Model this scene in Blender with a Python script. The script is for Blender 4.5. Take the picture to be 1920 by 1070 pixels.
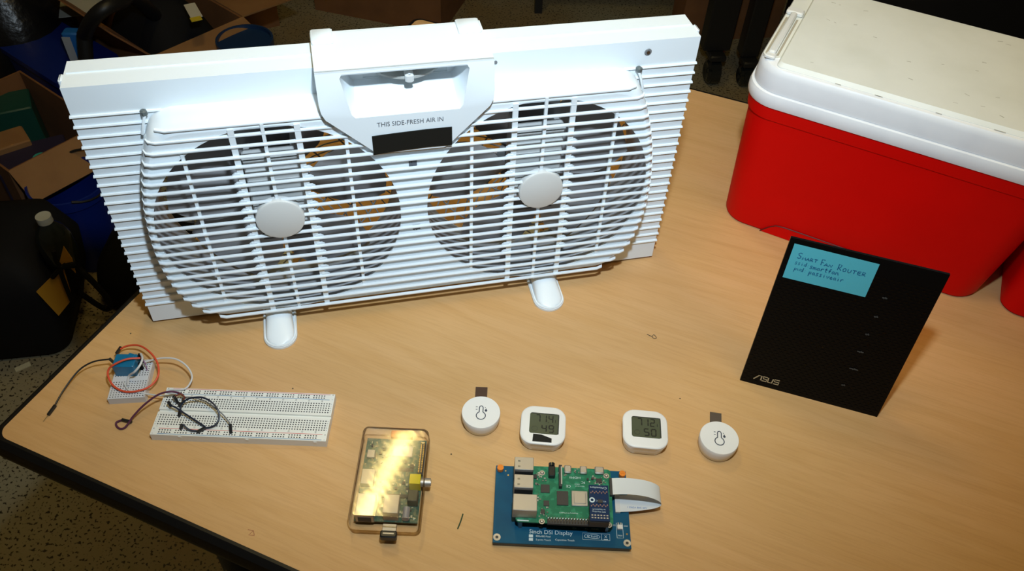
import bpy, bmesh, math, random
from mathutils import Vector, Matrix
random.seed(7)
for o in list(bpy.data.objects): bpy.data.objects.remove(o)
S = bpy.context.scene
col = S.collection
R = math.radians
T = 0.74                                   # table top height
# ------------------------------------------------------------------ camera
FPX, PITCH, ROLL, CH = 1562.97, 0.81087, 0.06271, 0.68754
cp, sp, cr, sr = math.cos(PITCH), math.sin(PITCH), math.cos(ROLL), math.sin(ROLL)
cF = Vector((0, cp, -sp)); _r = Vector((1, 0, 0)); _u = Vector((0, sp, cp))
cR = cr*_r + sr*_u; cU = -sr*_r + cr*_u
cC = Vector((0, 0, CH + T))
cam = bpy.data.cameras.new('camera'); cam.sensor_width = 36; cam.lens = FPX/1920*36
cam.clip_start = .02; cam.clip_end = 50
co = bpy.data.objects.new('camera', cam); col.objects.link(co); S.camera = co
M = Matrix((cR, cU, -cF)).transposed().to_4x4(); M.translation = cC
co.matrix_world = M
def at(px, py, z=0.0):
    """point of the room at height z above the table top seen at a pixel"""
    d = cF + cR*((px-960)/FPX) - cU*((py-535)/FPX)
    return cC + d*((z+T-cC.z)/d.z)
# ------------------------------------------------------------------ view, world, lights
S.view_settings.view_transform = 'Standard'; S.view_settings.look = 'None'
S.view_settings.gamma = 1; S.view_settings.exposure = 0.0
S.view_settings.use_curve_mapping = False
w = bpy.data.worlds.new('world'); S.world = w; w.use_nodes = True
w.node_tree.nodes['Background'].inputs[0].default_value = (1, .72, .36, 1)
w.node_tree.nodes['Background'].inputs[1].default_value = .03
fl = bpy.data.lights.new('flash', 'SPOT')          # the camera's own flash head, above the lens
fl.energy = 36; fl.color = (.73, .88, 1.0); fl.spot_size = R(100); fl.spot_blend = 1.0; fl.shadow_soft_size = .022
fo = bpy.data.objects.new('flash', fl); col.objects.link(fo)
fo.location = cC + cR*.045 + cU*.25 - cF*.01
fo.rotation_euler = (Vector((-.03, .90, T+.18))-fo.location).to_track_quat('-Z', 'Y').to_euler()
pa = bpy.data.lights.new('fill_light', 'AREA'); pa.shape = 'RECTANGLE'; pa.size = 1.15; pa.size_y = .28; pa.energy = 8; pa.color = (1, .72, .27)  # added warm fill above the table, supplies the ambient light
po = bpy.data.objects.new('fill_light', pa); col.objects.link(po); po.location = (.25, .45, T+1.80); po.rotation_euler = (0, 0, R(-20))
# ------------------------------------------------------------------ materials
MATS = {}
def mat(name, rgb, rough=.5, metal=0, spec=.5, emit=0, trans=0, alpha=1, coat=0, ior=1.5, noise=None, bump=None, rnoise=0):
    if name in MATS: return MATS[name]
    m = bpy.data.materials.new(name); m.use_nodes = True; nt = m.node_tree; b = nt.nodes['Principled BSDF']
    b.inputs['Base Color'].default_value = (*rgb, 1); b.inputs['Roughness'].default_value = rough
    b.inputs['Metallic'].default_value = metal; b.inputs['Specular IOR Level'].default_value = spec
    b.inputs['Transmission Weight'].default_value = trans; b.inputs['Alpha'].default_value = alpha
    b.inputs['Coat Weight'].default_value = coat; b.inputs['IOR'].default_value = ior
    if emit: b.inputs['Emission Color'].default_value = (*rgb, 1); b.inputs['Emission Strength'].default_value = emit
    tc = nt.nodes.new('ShaderNodeTexCoord')
    if noise:                                   # (scale, rgb2, lo, hi)
        sc, rgb2, lo, hi = noise
        n = nt.nodes.new('ShaderNodeTexNoise'); n.inputs['Scale'].default_value = sc; n.inputs['Detail'].default_value = 6
        r = nt.nodes.new('ShaderNodeValToRGB'); r.color_ramp.elements[0].position = lo; r.color_ramp.elements[1].position = hi
        r.color_ramp.elements[0].color = (*rgb, 1); r.color_ramp.elements[1].color = (*rgb2, 1)
        nt.links.new(tc.outputs['Object'], n.inputs['Vector']); nt.links.new(n.outputs['Fac'], r.inputs['Fac'])
        nt.links.new(r.outputs['Color'], b.inputs['Base Color'])
    if bump:
        n = nt.nodes.new('ShaderNodeTexNoise'); n.inputs['Scale'].default_value = bump[0]; n.inputs['Detail'].default_value = 4
        bp = nt.nodes.new('ShaderNodeBump'); bp.inputs['Strength'].default_value = bump[1]; bp.inputs['Distance'].default_value = bump[2]
        nt.links.new(tc.outputs['Object'], n.inputs['Vector']); nt.links.new(n.outputs['Fac'], bp.inputs['Height'])
        nt.links.new(bp.outputs['Normal'], b.inputs['Normal'])
    MATS[name] = m
    return m
def wood_mat():
    m = mat('maple_laminate', (.6, .38, .18), .42, spec=.35); nt = m.node_tree; b = nt.nodes['Principled BSDF']
    tc = nt.nodes.new('ShaderNodeTexCoord')
    def layer(sx, sy, scale, detail, dist=0, rot=0):
        mp = nt.nodes.new('ShaderNodeMapping'); mp.inputs['Scale'].default_value = (sx, sy, 1); mp.inputs['Rotation'].default_value = (0, 0, rot)
        n = nt.nodes.new('ShaderNodeTexNoise'); n.inputs['Scale'].default_value = scale; n.inputs['Detail'].default_value = detail; n.inputs['Distortion'].default_value = dist
        nt.links.new(tc.outputs['Object'], mp.inputs['Vector']); nt.links.new(mp.outputs['Vector'], n.inputs['Vector']); return n
    a = layer(1.0, 9, 5, 5, 1.6); f = layer(3, 60, 9, 3, .6); g = layer(1, 1.4, 4, 3)
    def ramp(n, c0, c1, p0, p1):
        r = nt.nodes.new('ShaderNodeValToRGB'); e = r.color_ramp.elements
        e[0].position = p0; e[1].position = p1; e[0].color = (*c0, 1); e[1].color = (*c1, 1)
        nt.links.new(n.outputs['Fac'], r.inputs['Fac']); return r
    ra = ramp(a, (.62, .365, .155), (.66, .40, .185), .35, .65)
    rf = ramp(f, (.95, .94, .92), (1, 1, 1), .36, .52); rg = ramp(g, (.93, .95, .9), (1, 1, 1), .3, .7)
    mx = nt.nodes.new('ShaderNodeMix'); mx.data_type = 'RGBA'; mx.blend_type = 'MULTIPLY'; mx.inputs[0].default_value = 1
    my = nt.nodes.new('ShaderNodeMix'); my.data_type = 'RGBA'; my.blend_type = 'MULTIPLY'; my.inputs[0].default_value = 1
    nt.links.new(ra.outputs[0], mx.inputs[6]); nt.links.new(rf.outputs[0], mx.inputs[7])
    nt.links.new(mx.outputs[2], my.inputs[6]); nt.links.new(rg.outputs[0], my.inputs[7])
    nt.links.new(my.outputs[2], b.inputs['Base Color'])
    return m
def floor_mat():
    m = mat('speckled_terrazzo', (.3, .28, .2), .45); nt = m.node_tree; b = nt.nodes['Principled BSDF']
    tc = nt.nodes.new('ShaderNodeTexCoord')
    n = nt.nodes.new('ShaderNodeTexNoise'); n.inputs['Scale'].default_value = 2.2; n.inputs['Detail'].default_value = 3
    r = nt.nodes.new('ShaderNodeValToRGB'); e = r.color_ramp.elements
    e[0].position = .35; e[1].position = .65; e[0].color = (.235, .175, .085, 1); e[1].color = (.27, .255, .18, 1)
    v = nt.nodes.new('ShaderNodeTexNoise'); v.inputs['Scale'].default_value = 165; v.inputs['Detail'].default_value = 1.5
    r2 = nt.nodes.new('ShaderNodeValToRGB'); e = r2.color_ramp.elements
    e[0].position = .36; e[1].position = .42; e[0].color = (.06, .05, .04, 1); e[1].color = (1, 1, 1, 1)
    mx = nt.nodes.new('ShaderNodeMix'); mx.data_type = 'RGBA'; mx.blend_type = 'MULTIPLY'; mx.inputs[0].default_value = 1
    for x in (n, v): nt.links.new(tc.outputs['Object'], x.inputs['Vector'])
    nt.links.new(n.outputs['Fac'], r.inputs['Fac']); nt.links.new(v.outputs['Fac'], r2.inputs['Fac'])
    nt.links.new(r.outputs[0], mx.inputs[6]); nt.links.new(r2.outputs[0], mx.inputs[7]); nt.links.new(mx.outputs[2], b.inputs['Base Color'])
    return m
WHITE = mat('white_fan_plastic', (.82, .89, .93), .38, spec=.5)
CAPW = mat('light_grey_plastic', (.70, .72, .71), .4)
GREYD = mat('grey_dial', (.42, .43, .41), .4)
SMOKE = mat('smoky_grey_blade', (.31, .31, .32), .25, spec=.6)
DARK = mat('dark_recess', (.03, .03, .033), .5)
CLIP = mat('grey_clip', (.10, .12, .12), .45)
TAPE = mat('black_tape', (.008, .009, .008), .55, spec=.25)
BLACK = mat('black_plastic', (.012, .012, .012), .4)
INK = mat('grey_ink', (.10, .11, .13), .6)
RED = mat('red_cooler_plastic', (.74, .001, .0005), .55, spec=.12, noise=(9, (.68, .001, .0005), .4, .7))
LIDW = mat('worn_white_lid', (.84, .85, .79), .48, noise=(14, (.77, .78, .71), .42, .72))
RIMW = mat('grey_white_rim', (.88, .89, .90), .45, noise=(30, (.82, .83, .85), .45, .75))
METAL = mat('brushed_nickel', (.50, .47, .42), .5, .85)
METALD = mat('dark_steel', (.3, .3, .3), .35, 1)
GOLD = mat('brass_pin', (.75, .55, .25), .3, 1)
BBW = mat('breadboard_white', (.82, .82, .76), .5)
HOLE = mat('hole_grey', (.035, .035, .038), .8)
PCBG = mat('green_circuit_board', (.014, .15, .075), .4, spec=.3, noise=(220, (.03, .23, .12), .5, .62))
PCBD = mat('dark_green_circuit_board', (.03, .085, .06), .4, noise=(260, (.12, .14, .08), .5, .6))
PCBB = mat('blue_circuit_board', (.003, .085, .165), .45, spec=.2, noise=(40, (.003, .07, .14), .4, .6))
NAVY = mat('navy_circuit_board', (.002, .022, .075), .45, spec=.25)
SILK = mat('silkscreen_white', (.62, .72, .72), .6)
CHIP = mat('chip_black', (.035, .032, .03), .5)
ORANGE = mat('orange_nylon', (.75, .22, .02), .4)
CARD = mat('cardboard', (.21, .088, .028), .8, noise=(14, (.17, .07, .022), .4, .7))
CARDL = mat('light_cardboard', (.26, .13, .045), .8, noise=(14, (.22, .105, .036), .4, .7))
BLUEP = mat('blue_tub_plastic', (.005, .018, .17), .35)
BAGB = mat('black_bag_film', (.006, .006, .007), .3, bump=(18, .6, .01))
CLOTH = mat('black_fabric', (.005, .005, .006), .8, spec=.2)
# ------------------------------------------------------------------ mesh helper
class G:
    def __init__(s, sc=1.0): s.b = bmesh.new(); s.sc = sc
    def add(s, vs, fs):
        v = [s.b.verts.new(Vector(p)*s.sc) for p in vs]
        for f in fs:
            try: s.b.faces.new([v[i] for i in f])
            except ValueError: pass
        return s
    def box(s, c, d, rz=0, bev=0, rot=None):
        m = rot if rot is not None else Matrix.Rotation(rz, 3, 'Z')
        x, y, z = d[0]/2, d[1]/2, d[2]/2
        if bev:
            bev = min(bev, x*.95, y*.95, z*.95)
            r = [(-1, -1), (1, -1), (1, 1), (-1, 1)]
            def ring(ix, h): return [Vector((a*(x-ix) if k else a*(x-ix), b_*(y-ix), h)) for k, (a, b_) in enumerate(r)]
            def ring8(e, h):
                X, Y = x-e, y-e; q = bev*.9
                return [Vector(p) for p in ((-X+q, -Y, h), (X-q, -Y, h), (X, -Y+q, h), (X, Y-q, h), (X-q, Y, h), (-X+q, Y, h), (-X, Y-q, h), (-X, -Y+q, h))]
            rings = [ring8(bev, -z), ring8(0, -z+bev), ring8(0, z-bev), ring8(bev, z)]
            return s.loft([[Vector(c)+m@p for p in rg] for rg in rings])
        vs = [Vector(c)+m@Vector((a*x, b*y, e*z)) for e in (-1, 1) for a, b in ((-1, -1), (1, -1), (1, 1), (-1, 1))]
        return s.add(vs, [(3, 2, 1, 0), (4, 5, 6, 7), (0, 1, 5, 4), (1, 2, 6, 5), (2, 3, 7, 6), (3, 0, 4, 7)])
    def loft(s, rings, caps=True, close=True):
        n = len(rings[0]); vs = [p for r in rings for p in r]; fs = []
        for k in range(len(rings)-1):
            for i in range(n if close else n-1):
                j = (i+1) % n; fs.append((k*n+i, k*n+j, (k+1)*n+j, (k+1)*n+i))
        if caps: fs.append(tuple(range(n-1, -1, -1))); fs.append(tuple((len(rings)-1)*n+i for i in range(n)))
        return s.add(vs, fs)
    def cyl(s, c, r, h, ax='z', seg=24, r2=None):
        r2 = r if r2 is None else r2; c = Vector(c)
        def P(a, rr, t):
            x, y = rr*math.cos(a), rr*math.sin(a)
            return c+Vector({'z': (x, y, t), 'y': (x, t, -y), 'x': (t, x, y)}[ax])
        return s.loft([[P(i*2*math.pi/seg, q, t) for i in range(seg)] for q, t in ((r, -h/2), (r2, h/2))])
    def lathe(s, prof, c=(0, 0, 0), seg=32, caps=True, m=None):
        c = Vector(c); m = m or Matrix.Identity(3)
        return s.loft([[c+m@Vector((r*math.cos(i*2*math.pi/seg), r*math.sin(i*2*math.pi/seg), z)) for i in range(seg)] for r, z in prof], caps)
    def tube(s, pts, r, seg=8, smooth=0, closed=False):
        P = [Vector(p) for p in pts]
        if smooth: P = spline(P, smooth)
        rings = []; up = None
        for i, p in enumerate(P):
            a = P[max(i-1, 0)]; b = P[min(i+1, len(P)-1)]; t = (b-a).normalized()
            if up is None: up = t.orthogonal().normalized()
            up = (up - t*up.dot(t)).normalized(); v = t.cross(up)
            rr = r(i/(len(P)-1)) if callable(r) else r
            rings.append([p+(up*math.cos(k*2*math.pi/seg)+v*math.sin(k*2*math.pi/seg))*rr for k in range(seg)])
        return s.loft(rings)
    def prism(s, outer, a0, a1, holes=(), fn=None):
        """polygon (with holes) extruded from a0 to a1; fn(u, v, a) gives the point"""
        fn = fn or (lambda u, v, a: Vector((u, v, a)))
        nb = bmesh.new(); loops = []
        for lp in [outer]+list(holes):
            vs = [nb.verts.new((p[0], p[1], 0)) for p in lp]
            for i in range(len(vs)): nb.edges.new((vs[i], vs[(i+1) % len(vs)]))
            loops.append(vs)
        bmesh.ops.triangle_fill(nb, use_beauty=True, use_dissolve=False, edges=nb.edges[:], normal=(0, 0, 1))
        nb.verts.index_update()
        vs = [v.co.copy() for v in nb.verts]; n = len(vs); fs = [tuple(v.index for v in f.verts) for f in nb.faces]
        allv = [fn(p.x, p.y, a0) for p in vs]+[fn(p.x, p.y, a1) for p in vs]
        F = [tuple(reversed(f)) for f in fs]+[tuple(i+n for i in f) for f in fs]
        for lp in loops:
            ix = [v.index for v in lp]
            for k in range(len(ix)):
                i, j = ix[k], ix[(k+1) % len(ix)]; F.append((i, j, j+n, i+n))
        nb.free()
        return s.add(allv, F)
    def ribbon(s, pts, wd, nrm, th=0):
        """flat stroke along a polyline lying in a plane with normal nrm"""
        P = [Vector(p) for p in pts]; nrm = Vector(nrm).normalized(); L = []; Rr = []
        for i, p in enumerate(P):
            a = P[max(i-1, 0)]; b = P[min(i+1, len(P)-1)]; t = (b-a)
            if t.length < 1e-9: t = Vector((1, 0, 0))
            sd = nrm.cross(t.normalized())*wd/2; L.append(p+sd); Rr.append(p-sd)
        n = len(P)
        return s.add(L+Rr, [(i+n, i+1+n, i+1, i) for i in range(n-1)])
    def build(s, name, m, parent=None, label=None, smooth=True, ang=32, kind=None):
        bmesh.ops.recalc_face_normals(s.b, faces=s.b.faces)
        if smooth:
            for f in s.b.faces: f.smooth = True
            for e in s.b.edges:
                if len(e.link_faces) == 2 and e.calc_face_angle(0) > R(ang): e.smooth = False
        me = bpy.data.meshes.new(name); s.b.to_mesh(me); s.b.free(); me.materials.append(m)
        o = bpy.data.objects.new(name, me); col.objects.link(o)
        if parent: o.parent = parent
        if label: o['label'] = label
        if kind: o['kind'] = kind
        return o
def spline(P, n):
    out = []
    for i in range(len(P)-1):
        p0, p1, p2, p3 = P[max(i-1, 0)], P[i], P[i+1], P[min(i+2, len(P)-1)]
        for k in range(n):
            t = k/n
            out.append(.5*((2*p1)+(-p0+p2)*t+(2*p0-5*p1+4*p2-p3)*t*t+(-p0+3*p1-3*p2+p3)*t**3))
    out.append(P[-1].copy()); return out
def rrect(hx, hy, r, z=0, n=6, cx=0, cy=0):
    pts = []
    for qx, qy, a0 in ((1, 1, 0), (-1, 1, 90), (-1, -1, 180), (1, -1, 270)):
        for k in range(n+1):
            a = R(a0+90*k/n); pts.append(Vector((cx+qx*(hx-r)+r*math.cos(a), cy+qy*(hy-r)+r*math.sin(a), z)))
    return pts
def circ(u, v, r, n=48): return [(u+r*math.cos(2*math.pi*i/n), v+r*math.sin(2*math.pi*i/n)) for i in range(n)]
def thing(name, label, cat, loc=(0, 0, 0), rz=0, group=None):
    o = bpy.data.objects.new(name, None); col.objects.link(o); o.empty_display_size = .02
    o.location = loc; o.rotation_euler = (0, 0, rz); o['label'] = label; o['category'] = cat
    if group: o['group'] = group
    return o
def tag(o, label, cat, group=None, kind=None):
    o['label'] = label; o['category'] = cat
    if group: o['group'] = group
    if kind: o['kind'] = kind
    return o
def dup(o, parent=None):
    c = o.copy(); col.objects.link(c); c.parent = parent
    for ch in list(o.children): dup(ch, c)
    return c
def text(g, body, size, mtx, align='CENTER', ext=0.0, sx=1.0):
    """type set with the built-in font, added to g as mesh; mtx maps text plane to local space"""
    cu = bpy.data.curves.new('type', 'FONT'); cu.body = body; cu.size = size; cu.align_x = align; cu.align_y = 'CENTER'; cu.extrude = ext; cu.resolution_u = 3
    o = bpy.data.objects.new('type', cu); col.objects.link(o)
    dg = bpy.context.evaluated_depsgraph_get(); me = bpy.data.meshes.new_from_object(o.evaluated_get(dg))
    g.add([mtx @ Vector((v.co.x*sx, v.co.y, v.co.z)) for v in me.vertices], [tuple(p.vertices) for p in me.polygons])
    bpy.data.objects.remove(o); bpy.data.curves.remove(cu); bpy.data.meshes.remove(me)
def flatm(x, y, z, rz=0): return Matrix.Translation((x, y, z)) @ Matrix.Rotation(rz, 4, 'Z')
def vertm(x, y, z): return Matrix.Translation((x, y, z)) @ Matrix.Rotation(math.pi/2, 4, 'X')
FX = lambda u, v, a: Vector((u, a, v))            # fan plane: u right, v up, a = depth (back +)
# ------------------------------------------------------------------ room
def struct(g, name, m): o = g.build(name, m, smooth=False); o['kind'] = 'structure'; return o
struct(G().box((0, 1.5, -.05), (9, 9, .1)), 'floor', floor_mat())
struct(G().box((0, 1.5, 2.72), (9, 9, .1)), 'ceiling', mat('ceiling_tile', (.6, .58, .52), .9))
struct(G().box((0, 6.05, 1.35), (9, .1, 2.7)), 'wall_back', mat('dim_wall', (.4, .38, .34), .9))
pl_ = thing('fill_panel', 'added warm fill panel over the table, out of view', 'lamp', (.25, .45, T+1.802), R(-20))  # unseen housing put around the added fill light
G().box((0, 0, .03), (1.2, .33, .05), bev=.01).build('housing', mat('lamp_housing', (.5, .5, .5), .5), pl_)
G().tube([(-.5, 0, .05), (-.5, 0, .13)], .006).tube([(.5, 0, .05), (.5, 0, .13)], .006).build('hanger_rods', mat('lamp_housing', (.5, .5, .5)), pl_)
# ceiling lamp that mirrors in the clear case
lt = thing('ceiling_light', 'warm tube lamp hanging from the ceiling behind the table', 'lamp', (-.385, 1.47, 2.6), R(-16))
G().box((0, 0, .045), (.16, .54, .03), bev=.006).build('housing', mat('lamp_housing', (.5, .5, .5), .5), lt)
G().box((-.075, 0, .02), (.006, .54, .04)).box((.075, 0, .02), (.006, .54, .04)).build('reflector', mat('lamp_housing', (.5, .5, .5)), lt)
G().cyl((0, 0, .01), .016, .46, 'y').build('lamp_tube', mat('warm_tube', (1, .76, .28), emit=95), lt)
# ------------------------------------------------------------------ table
TA = R(-20.0); te = Vector((math.cos(TA), math.sin(TA), 0)); tn = Vector((-te.y, te.x, 0))
TW, TD = 1.83, .8724
tb = thing('work_table', 'maple laminate table with black rubber edge that carries the fan and coolers', 'table', te*(-.5926)+tn*.2277, TA)
g = G(); rr = [Vector((TW/2, TD/2, 0))+p for p in rrect(TW/2-.002, TD/2-.002, .008)]
g.loft([[p+Vector((0, 0, z)) for p in rr] for z in (T-.028, T)]).build('table_top', wood_mat(), tb)
g = G(); rings = []
for off, z in ((-.0019, T-.0295), (.0015, T-.031), (.0065, T-.026), (.0085, T-.015), (.0065, T-.004), (.001, T+.0002), (-.0019, T+.0002)):
    rings.append([Vector((TW/2, TD/2, z))+p for p in rrect(TW/2+off, TD/2+off, .012)])
g.loft(rings, caps=False); g.build('edge_band', mat('black_rubber_edge', (.006, .006, .0065), .42, spec=.35), tb)
for x in (.12, TW-.12):
    for y in (.1, TD-.1):
        G().cyl((x, y, (T-.03)/2+.005), .02, T-.045).cyl((x, y, .012), .03, .02).build('leg', BLACK, tb)
G().box((TW/2, TD/2, T-.045), (TW-.26, .05, .03)).build('cross_beam', BLACK, tb)

# ------------------------------------------------------------------ twin fan
FW, FD, FH = .2802, .0421, .2852
fan = thing('window_fan', 'white twin window fan standing upright on two small feet', 'fan', (-.1072, .6384, T+.004), .2662)
fan.rotation_euler = (-.0118, 0, .2662)
half = [(.203, .0195), (.219, .027), (.238, .052), (.2475, .092), (.2485, .135), (.243, .18), (.232, .222), (.2215, .2475), (.212, .256), (.200, .2595)]
def smooth2(pts, n=5): return [(p.x, p.y) for p in spline([Vector((a, b, 0)) for a, b in pts], n)]
hs = smooth2(half)
outline = [(u, v) for u, v in hs] + [(-u, v) for u, v in reversed(hs)]
cu0, cv0 = 0, .14
def inset(e, top=0):                       # pull the outline in by e, the top edge by top as well
    res = []
    for u, v in outline:
        su = 1 if u > 0 else -1
        uu = u-su*e
        vv = v-e if v > .2 else (v+e if v < .06 else v)
        if v > .235: vv = v-e-top*min(1, (v-.235)/.02)
        res.append((uu, vv))
    return res
HV, HR = .1355, .1135
holes = [circ(s_*.1265, HV, HR, 64) for s_ in (-1, 1)]
# housing shell and louvred side fields
g = G()
g.prism([(-FW, 0), (FW, 0), (FW, FH), (-FW, FH)], 0, .003, [outline], FX)
g.box((0, FD/2+.0015, FH-.0015), (2*FW, FD-.003, .003)).box((0, FD/2+.0015, .0015), (2*FW, FD-.003, .003))
for s_ in (-1, 1): g.box((s_*(FW-.0015), FD/2+.0015, FH/2), (.003, FD-.003, FH-.006))
g.box((0, .0225, FH+.0004), (2*FW-.004, .0015, .0012))
for s_ in (-1, 1): g.box((s_*(FW+.0016), .016, FH-.0035), (.0032, .011, .009), bev=.001)
for k in range(23):                        # side louvres
    v = .257-.01052*k
    uo = min((u for u, vv in hs if abs(vv-v) < .012), default=.215) if v > .06 else 0
    # outline half width at this height
    best = min(hs, key=lambda q: abs(q[1]-v)); uo = best[0] if v < .2595 else .2
    for s_ in (-1, 1):
        a, b_ = uo-.001, FW+.0012
        if v < .0195: a = 0
        g.loft([[Vector((s_*x, -.0021, v)), Vector((s_*x, -.0016, v+.0012)), Vector((s_*x, .0008, v+.0016)), Vector((s_*x, .0008, v-.0016))] for x in ((a, b_) if s_ > 0 else (b_, a))])
g.build('housing', WHITE, fan, ang=40)
# raised front cover with the two round openings
g = G()
lev = [(0, 0, 0), (-.012, .0003, .0008), (-.0215, .0010, .0024), (-.0250, .0026, .0045), (-.0262, .0050, .0065)]
rings = [[Vector((u, y, v)) for u, v in inset(e, t)] for y, e, t in lev]
g.loft(rings, caps=False)
g.prism(inset(.0050, .0065), -.0262, -.0235, holes, FX)
g.build('front_cover', WHITE, fan, ang=40)
# grille
def halfw(v):
    pts = sorted(hs, key=lambda q: q[1])
    for (u0, v0), (u1, v1) in zip(pts, pts[1:]):
        if v0 <= v <= v1: return u0+(u1-u0)*(v-v0)/max(v1-v0, 1e-9)
    return pts[0][0] if v < pts[0][1] else pts[-1][0]
rg = G()
for k in range(23):
    v = .2520-.01047*k
    U = halfw(v)-.0002; dep = -.0268-.0040*min(1, k/3)
    path = [(-U-.0002, -.014), (-U+.0002, -.0215), (-U+.0028, dep+.0022), (-U+.009, dep)]
    path = path+[(-u, y) for u, y in reversed(path)]
    if k == 0: path = [(-U+.004, -.024), (-U+.012, -.0275), (U-.012, -.0275), (U-.004, -.024)]
    rg.loft([[Vector((u, y, v)), Vector((u, y+.0004, v+.0009)), Vector((u, y+.0034, v+.0010)), Vector((u, y+.0034, v-.0009)), Vector((u, y+.0004, v-.0008))] for u, y in path])
rg.build('grille_rib', WHITE, fan, ang=50).name = 'grille_ribs'
for s_ in (-1, 1):
    for u, wd in ((.153, .0052), (.0975, .0052), (.1265, .003), (.197, .003), (.057, .003)):
        h = math.sqrt(max(HR**2-(u-.1265)**2, 0))*1.0
        G().box((s_*u, -.0265, HV), (wd, .0026, 2*h+.006)).build('grille_upright', WHITE, fan)
    for u, d_ in ((.153, 1), (.0975, -1)):     # little gussets beside the thick uprights
        g = G()
        for k in range(5, 19):
            v = .2520-.01047*k
            g.prism([(s_*u, v+.001), (s_*(u+d_*.0075), v+.001), (s_*(u+d_*.005), v+.0030), (s_*u, v+.0032)], -.0285, -.0262, (), FX)
        g.build('rib_gusset_row', WHITE, fan)
    g = G(); g.lathe([(.0, -.0332), (.0205, -.0332), (.0222, -.0325), (.0226, -.031), (.0226, -.0245)], seg=40, m=Matrix(((1, 0, 0), (0, 0, 1), (0, 1, 0))), c=(s_*.1268, 0, .147), caps=False)
    g.build('grille_cap', CAPW, fan, label='light grey round cap in the middle of one grille')
    # duct ring, rear guard, motor bracket, blades
    cx, cz = s_*.1265, HV
    m3 = Matrix(((1, 0, 0), (0, 0, 1), (0, 1, 0)))
    G().lathe([(HR+.0005, -.0236), (HR-.001, .0), (HR-.001, .036), (HR+.002, .036), (HR+.002, .0), (HR+.002, -.0236)], (cx, 0, cz), 56, False, m3).build('duct_ring', mat('duct_shade_grey', (.42, .43, .45), .45), fan)  # white plastic; the grey colour carries the shade inside the duct
    g = G()
    for i in range(44):
        a = i*2*math.pi/44; pts = []
        for j in range(6):
            rr_ = .03+(HR-.031)*j/5; aa = a+s_*.55*(j/5)**1.4; pts.append((cx+rr_*math.cos(aa), .0392, cz+rr_*math.sin(aa)))
        g.tube(pts, .0008, 5)
    for r_ in (.05, .078, .1):
        g.tube([(cx+r_*math.cos(q*math.pi/24), .0392, cz+r_*math.sin(q*math.pi/24)) for q in range(49)], .0009, 5)
    g.cyl((cx, .0392, cz), .031, .002, 'y', 32)
    g.build('rear_guard', mat('rear_guard_grey', (.38, .39, .41), .4), fan)
    bk = G()
    bk.box((cx, -.006, cz+.030), (.050, .011, .088), bev=.002)
    for q in range(7): bk.box((cx, -.0125, cz+.068-.0125*q), (.048, .003, .0022))
    bk.box((cx, -.0135, cz+.0735), (.049, .006, .002))
    bk.box((cx-.021, .010, cz+.03), (.005, .03, .08)).box((cx+.021, .010, cz+.03), (.005, .03, .08))
    bk.build('motor_bracket', mat('bracket_grey', (.55, .57, .57), .45), fan)
    G().cyl((cx, .012, cz), .024, .026, 'y', 28).box((cx, .004, cz-.03), (.046, .008, .018)).build('motor', DARK, fan)
    for q in range(5):
        a0 = q*2*math.pi/5+(.55 if s_ > 0 else .2); rings = []
        for j in range(9):
            t = j/8; r_ = .022+.083*t; wd = .62-.12*t+.25*math.sin(t*math.pi); lo = []; hi = []
            for i in range(7):
                q_ = i/6-.5; aa = a0+q_*wd*1.55; y = .020+q_*.030*s_*(1-.35*t)
                lo.append(Vector((cx+r_*math.cos(aa), y-.0006, cz+r_*math.sin(aa)))); hi.append(Vector((cx+r_*math.cos(aa), y+.0006, cz+r_*math.sin(aa))))
            rings.append(lo+hi[::-1])
        G().loft(rings).build('fan_blade', SMOKE, fan, ang=60)
# back frame
G().prism([(-FW+.003, .003), (FW-.003, .003), (FW-.003, FH-.003), (-FW+.003, FH-.003)], .036, .0385, holes, FX).build('back_panel', WHITE, fan)
# small slots between the two openings
for v in (.1924, .113):
    G().box((.0012, -.0264, v), (.0075, .0006, .0062)).box((.0012, -.0268, v), (.0014, .001, .0062)).box((-.0012, -.0268, v), (.001, .001, .0062)).build('cover_slot', INK, fan)
# control housing with the handle
BT = .2955
poly = [(-.0765, BT), (-.0765, .268), (-.0755, .260), (-.0725, .253), (-.037, .2185), (-.033, .2145), (-.028, .2125), (.030, .2125), (.035, .2145), (.038, .2185), (.0725, .253), (.0755, .260), (.0765, .268), (.0765, BT)]
def bibd(v): return -.033+.007*max(0, (v-.262)/.0335)
op = [(-.0545, .2925), (-.0565, .289), (-.050, .256), (-.047, .2525), (.045, .2525), (.048, .256), (.0545, .289), (.0525, .2925)]
g = G()
g.prism(poly, 0, 1, [op], lambda u, v, a: Vector((u, bibd(v)+a*.0025, v)))
n = len(poly)
g.add([Vector((u, bibd(v), v)) for u, v in poly]+[Vector((u, 0.0 if v > .25 else -.025, v)) for u, v in poly], [(i, i+1, i+1+n, i+n) for i in range(n-1)])
# recess walls, sloping floor and back
pf = [(u, v) for u, v in op]
back = [(-.051, .291), (-.052, .286), (-.047, .273), (-.044, .2705), (.042, .2705), (.045, .273), (.050, .286), (.049, .291)]
m_ = len(pf)
g.add([Vector((u, bibd(v)+.001, v)) for u, v in pf]+[Vector((u, -.001, v)) for u, v in back], [(i, (i+1) % m_, (i+1) % m_+m_, i+m_) for i in range(m_)])
g.prism(back, -.001, .0005, [[(-.036, .2898), (-.036, .2716), (.039, .2716), (.039, .2898)]], FX)
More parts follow.
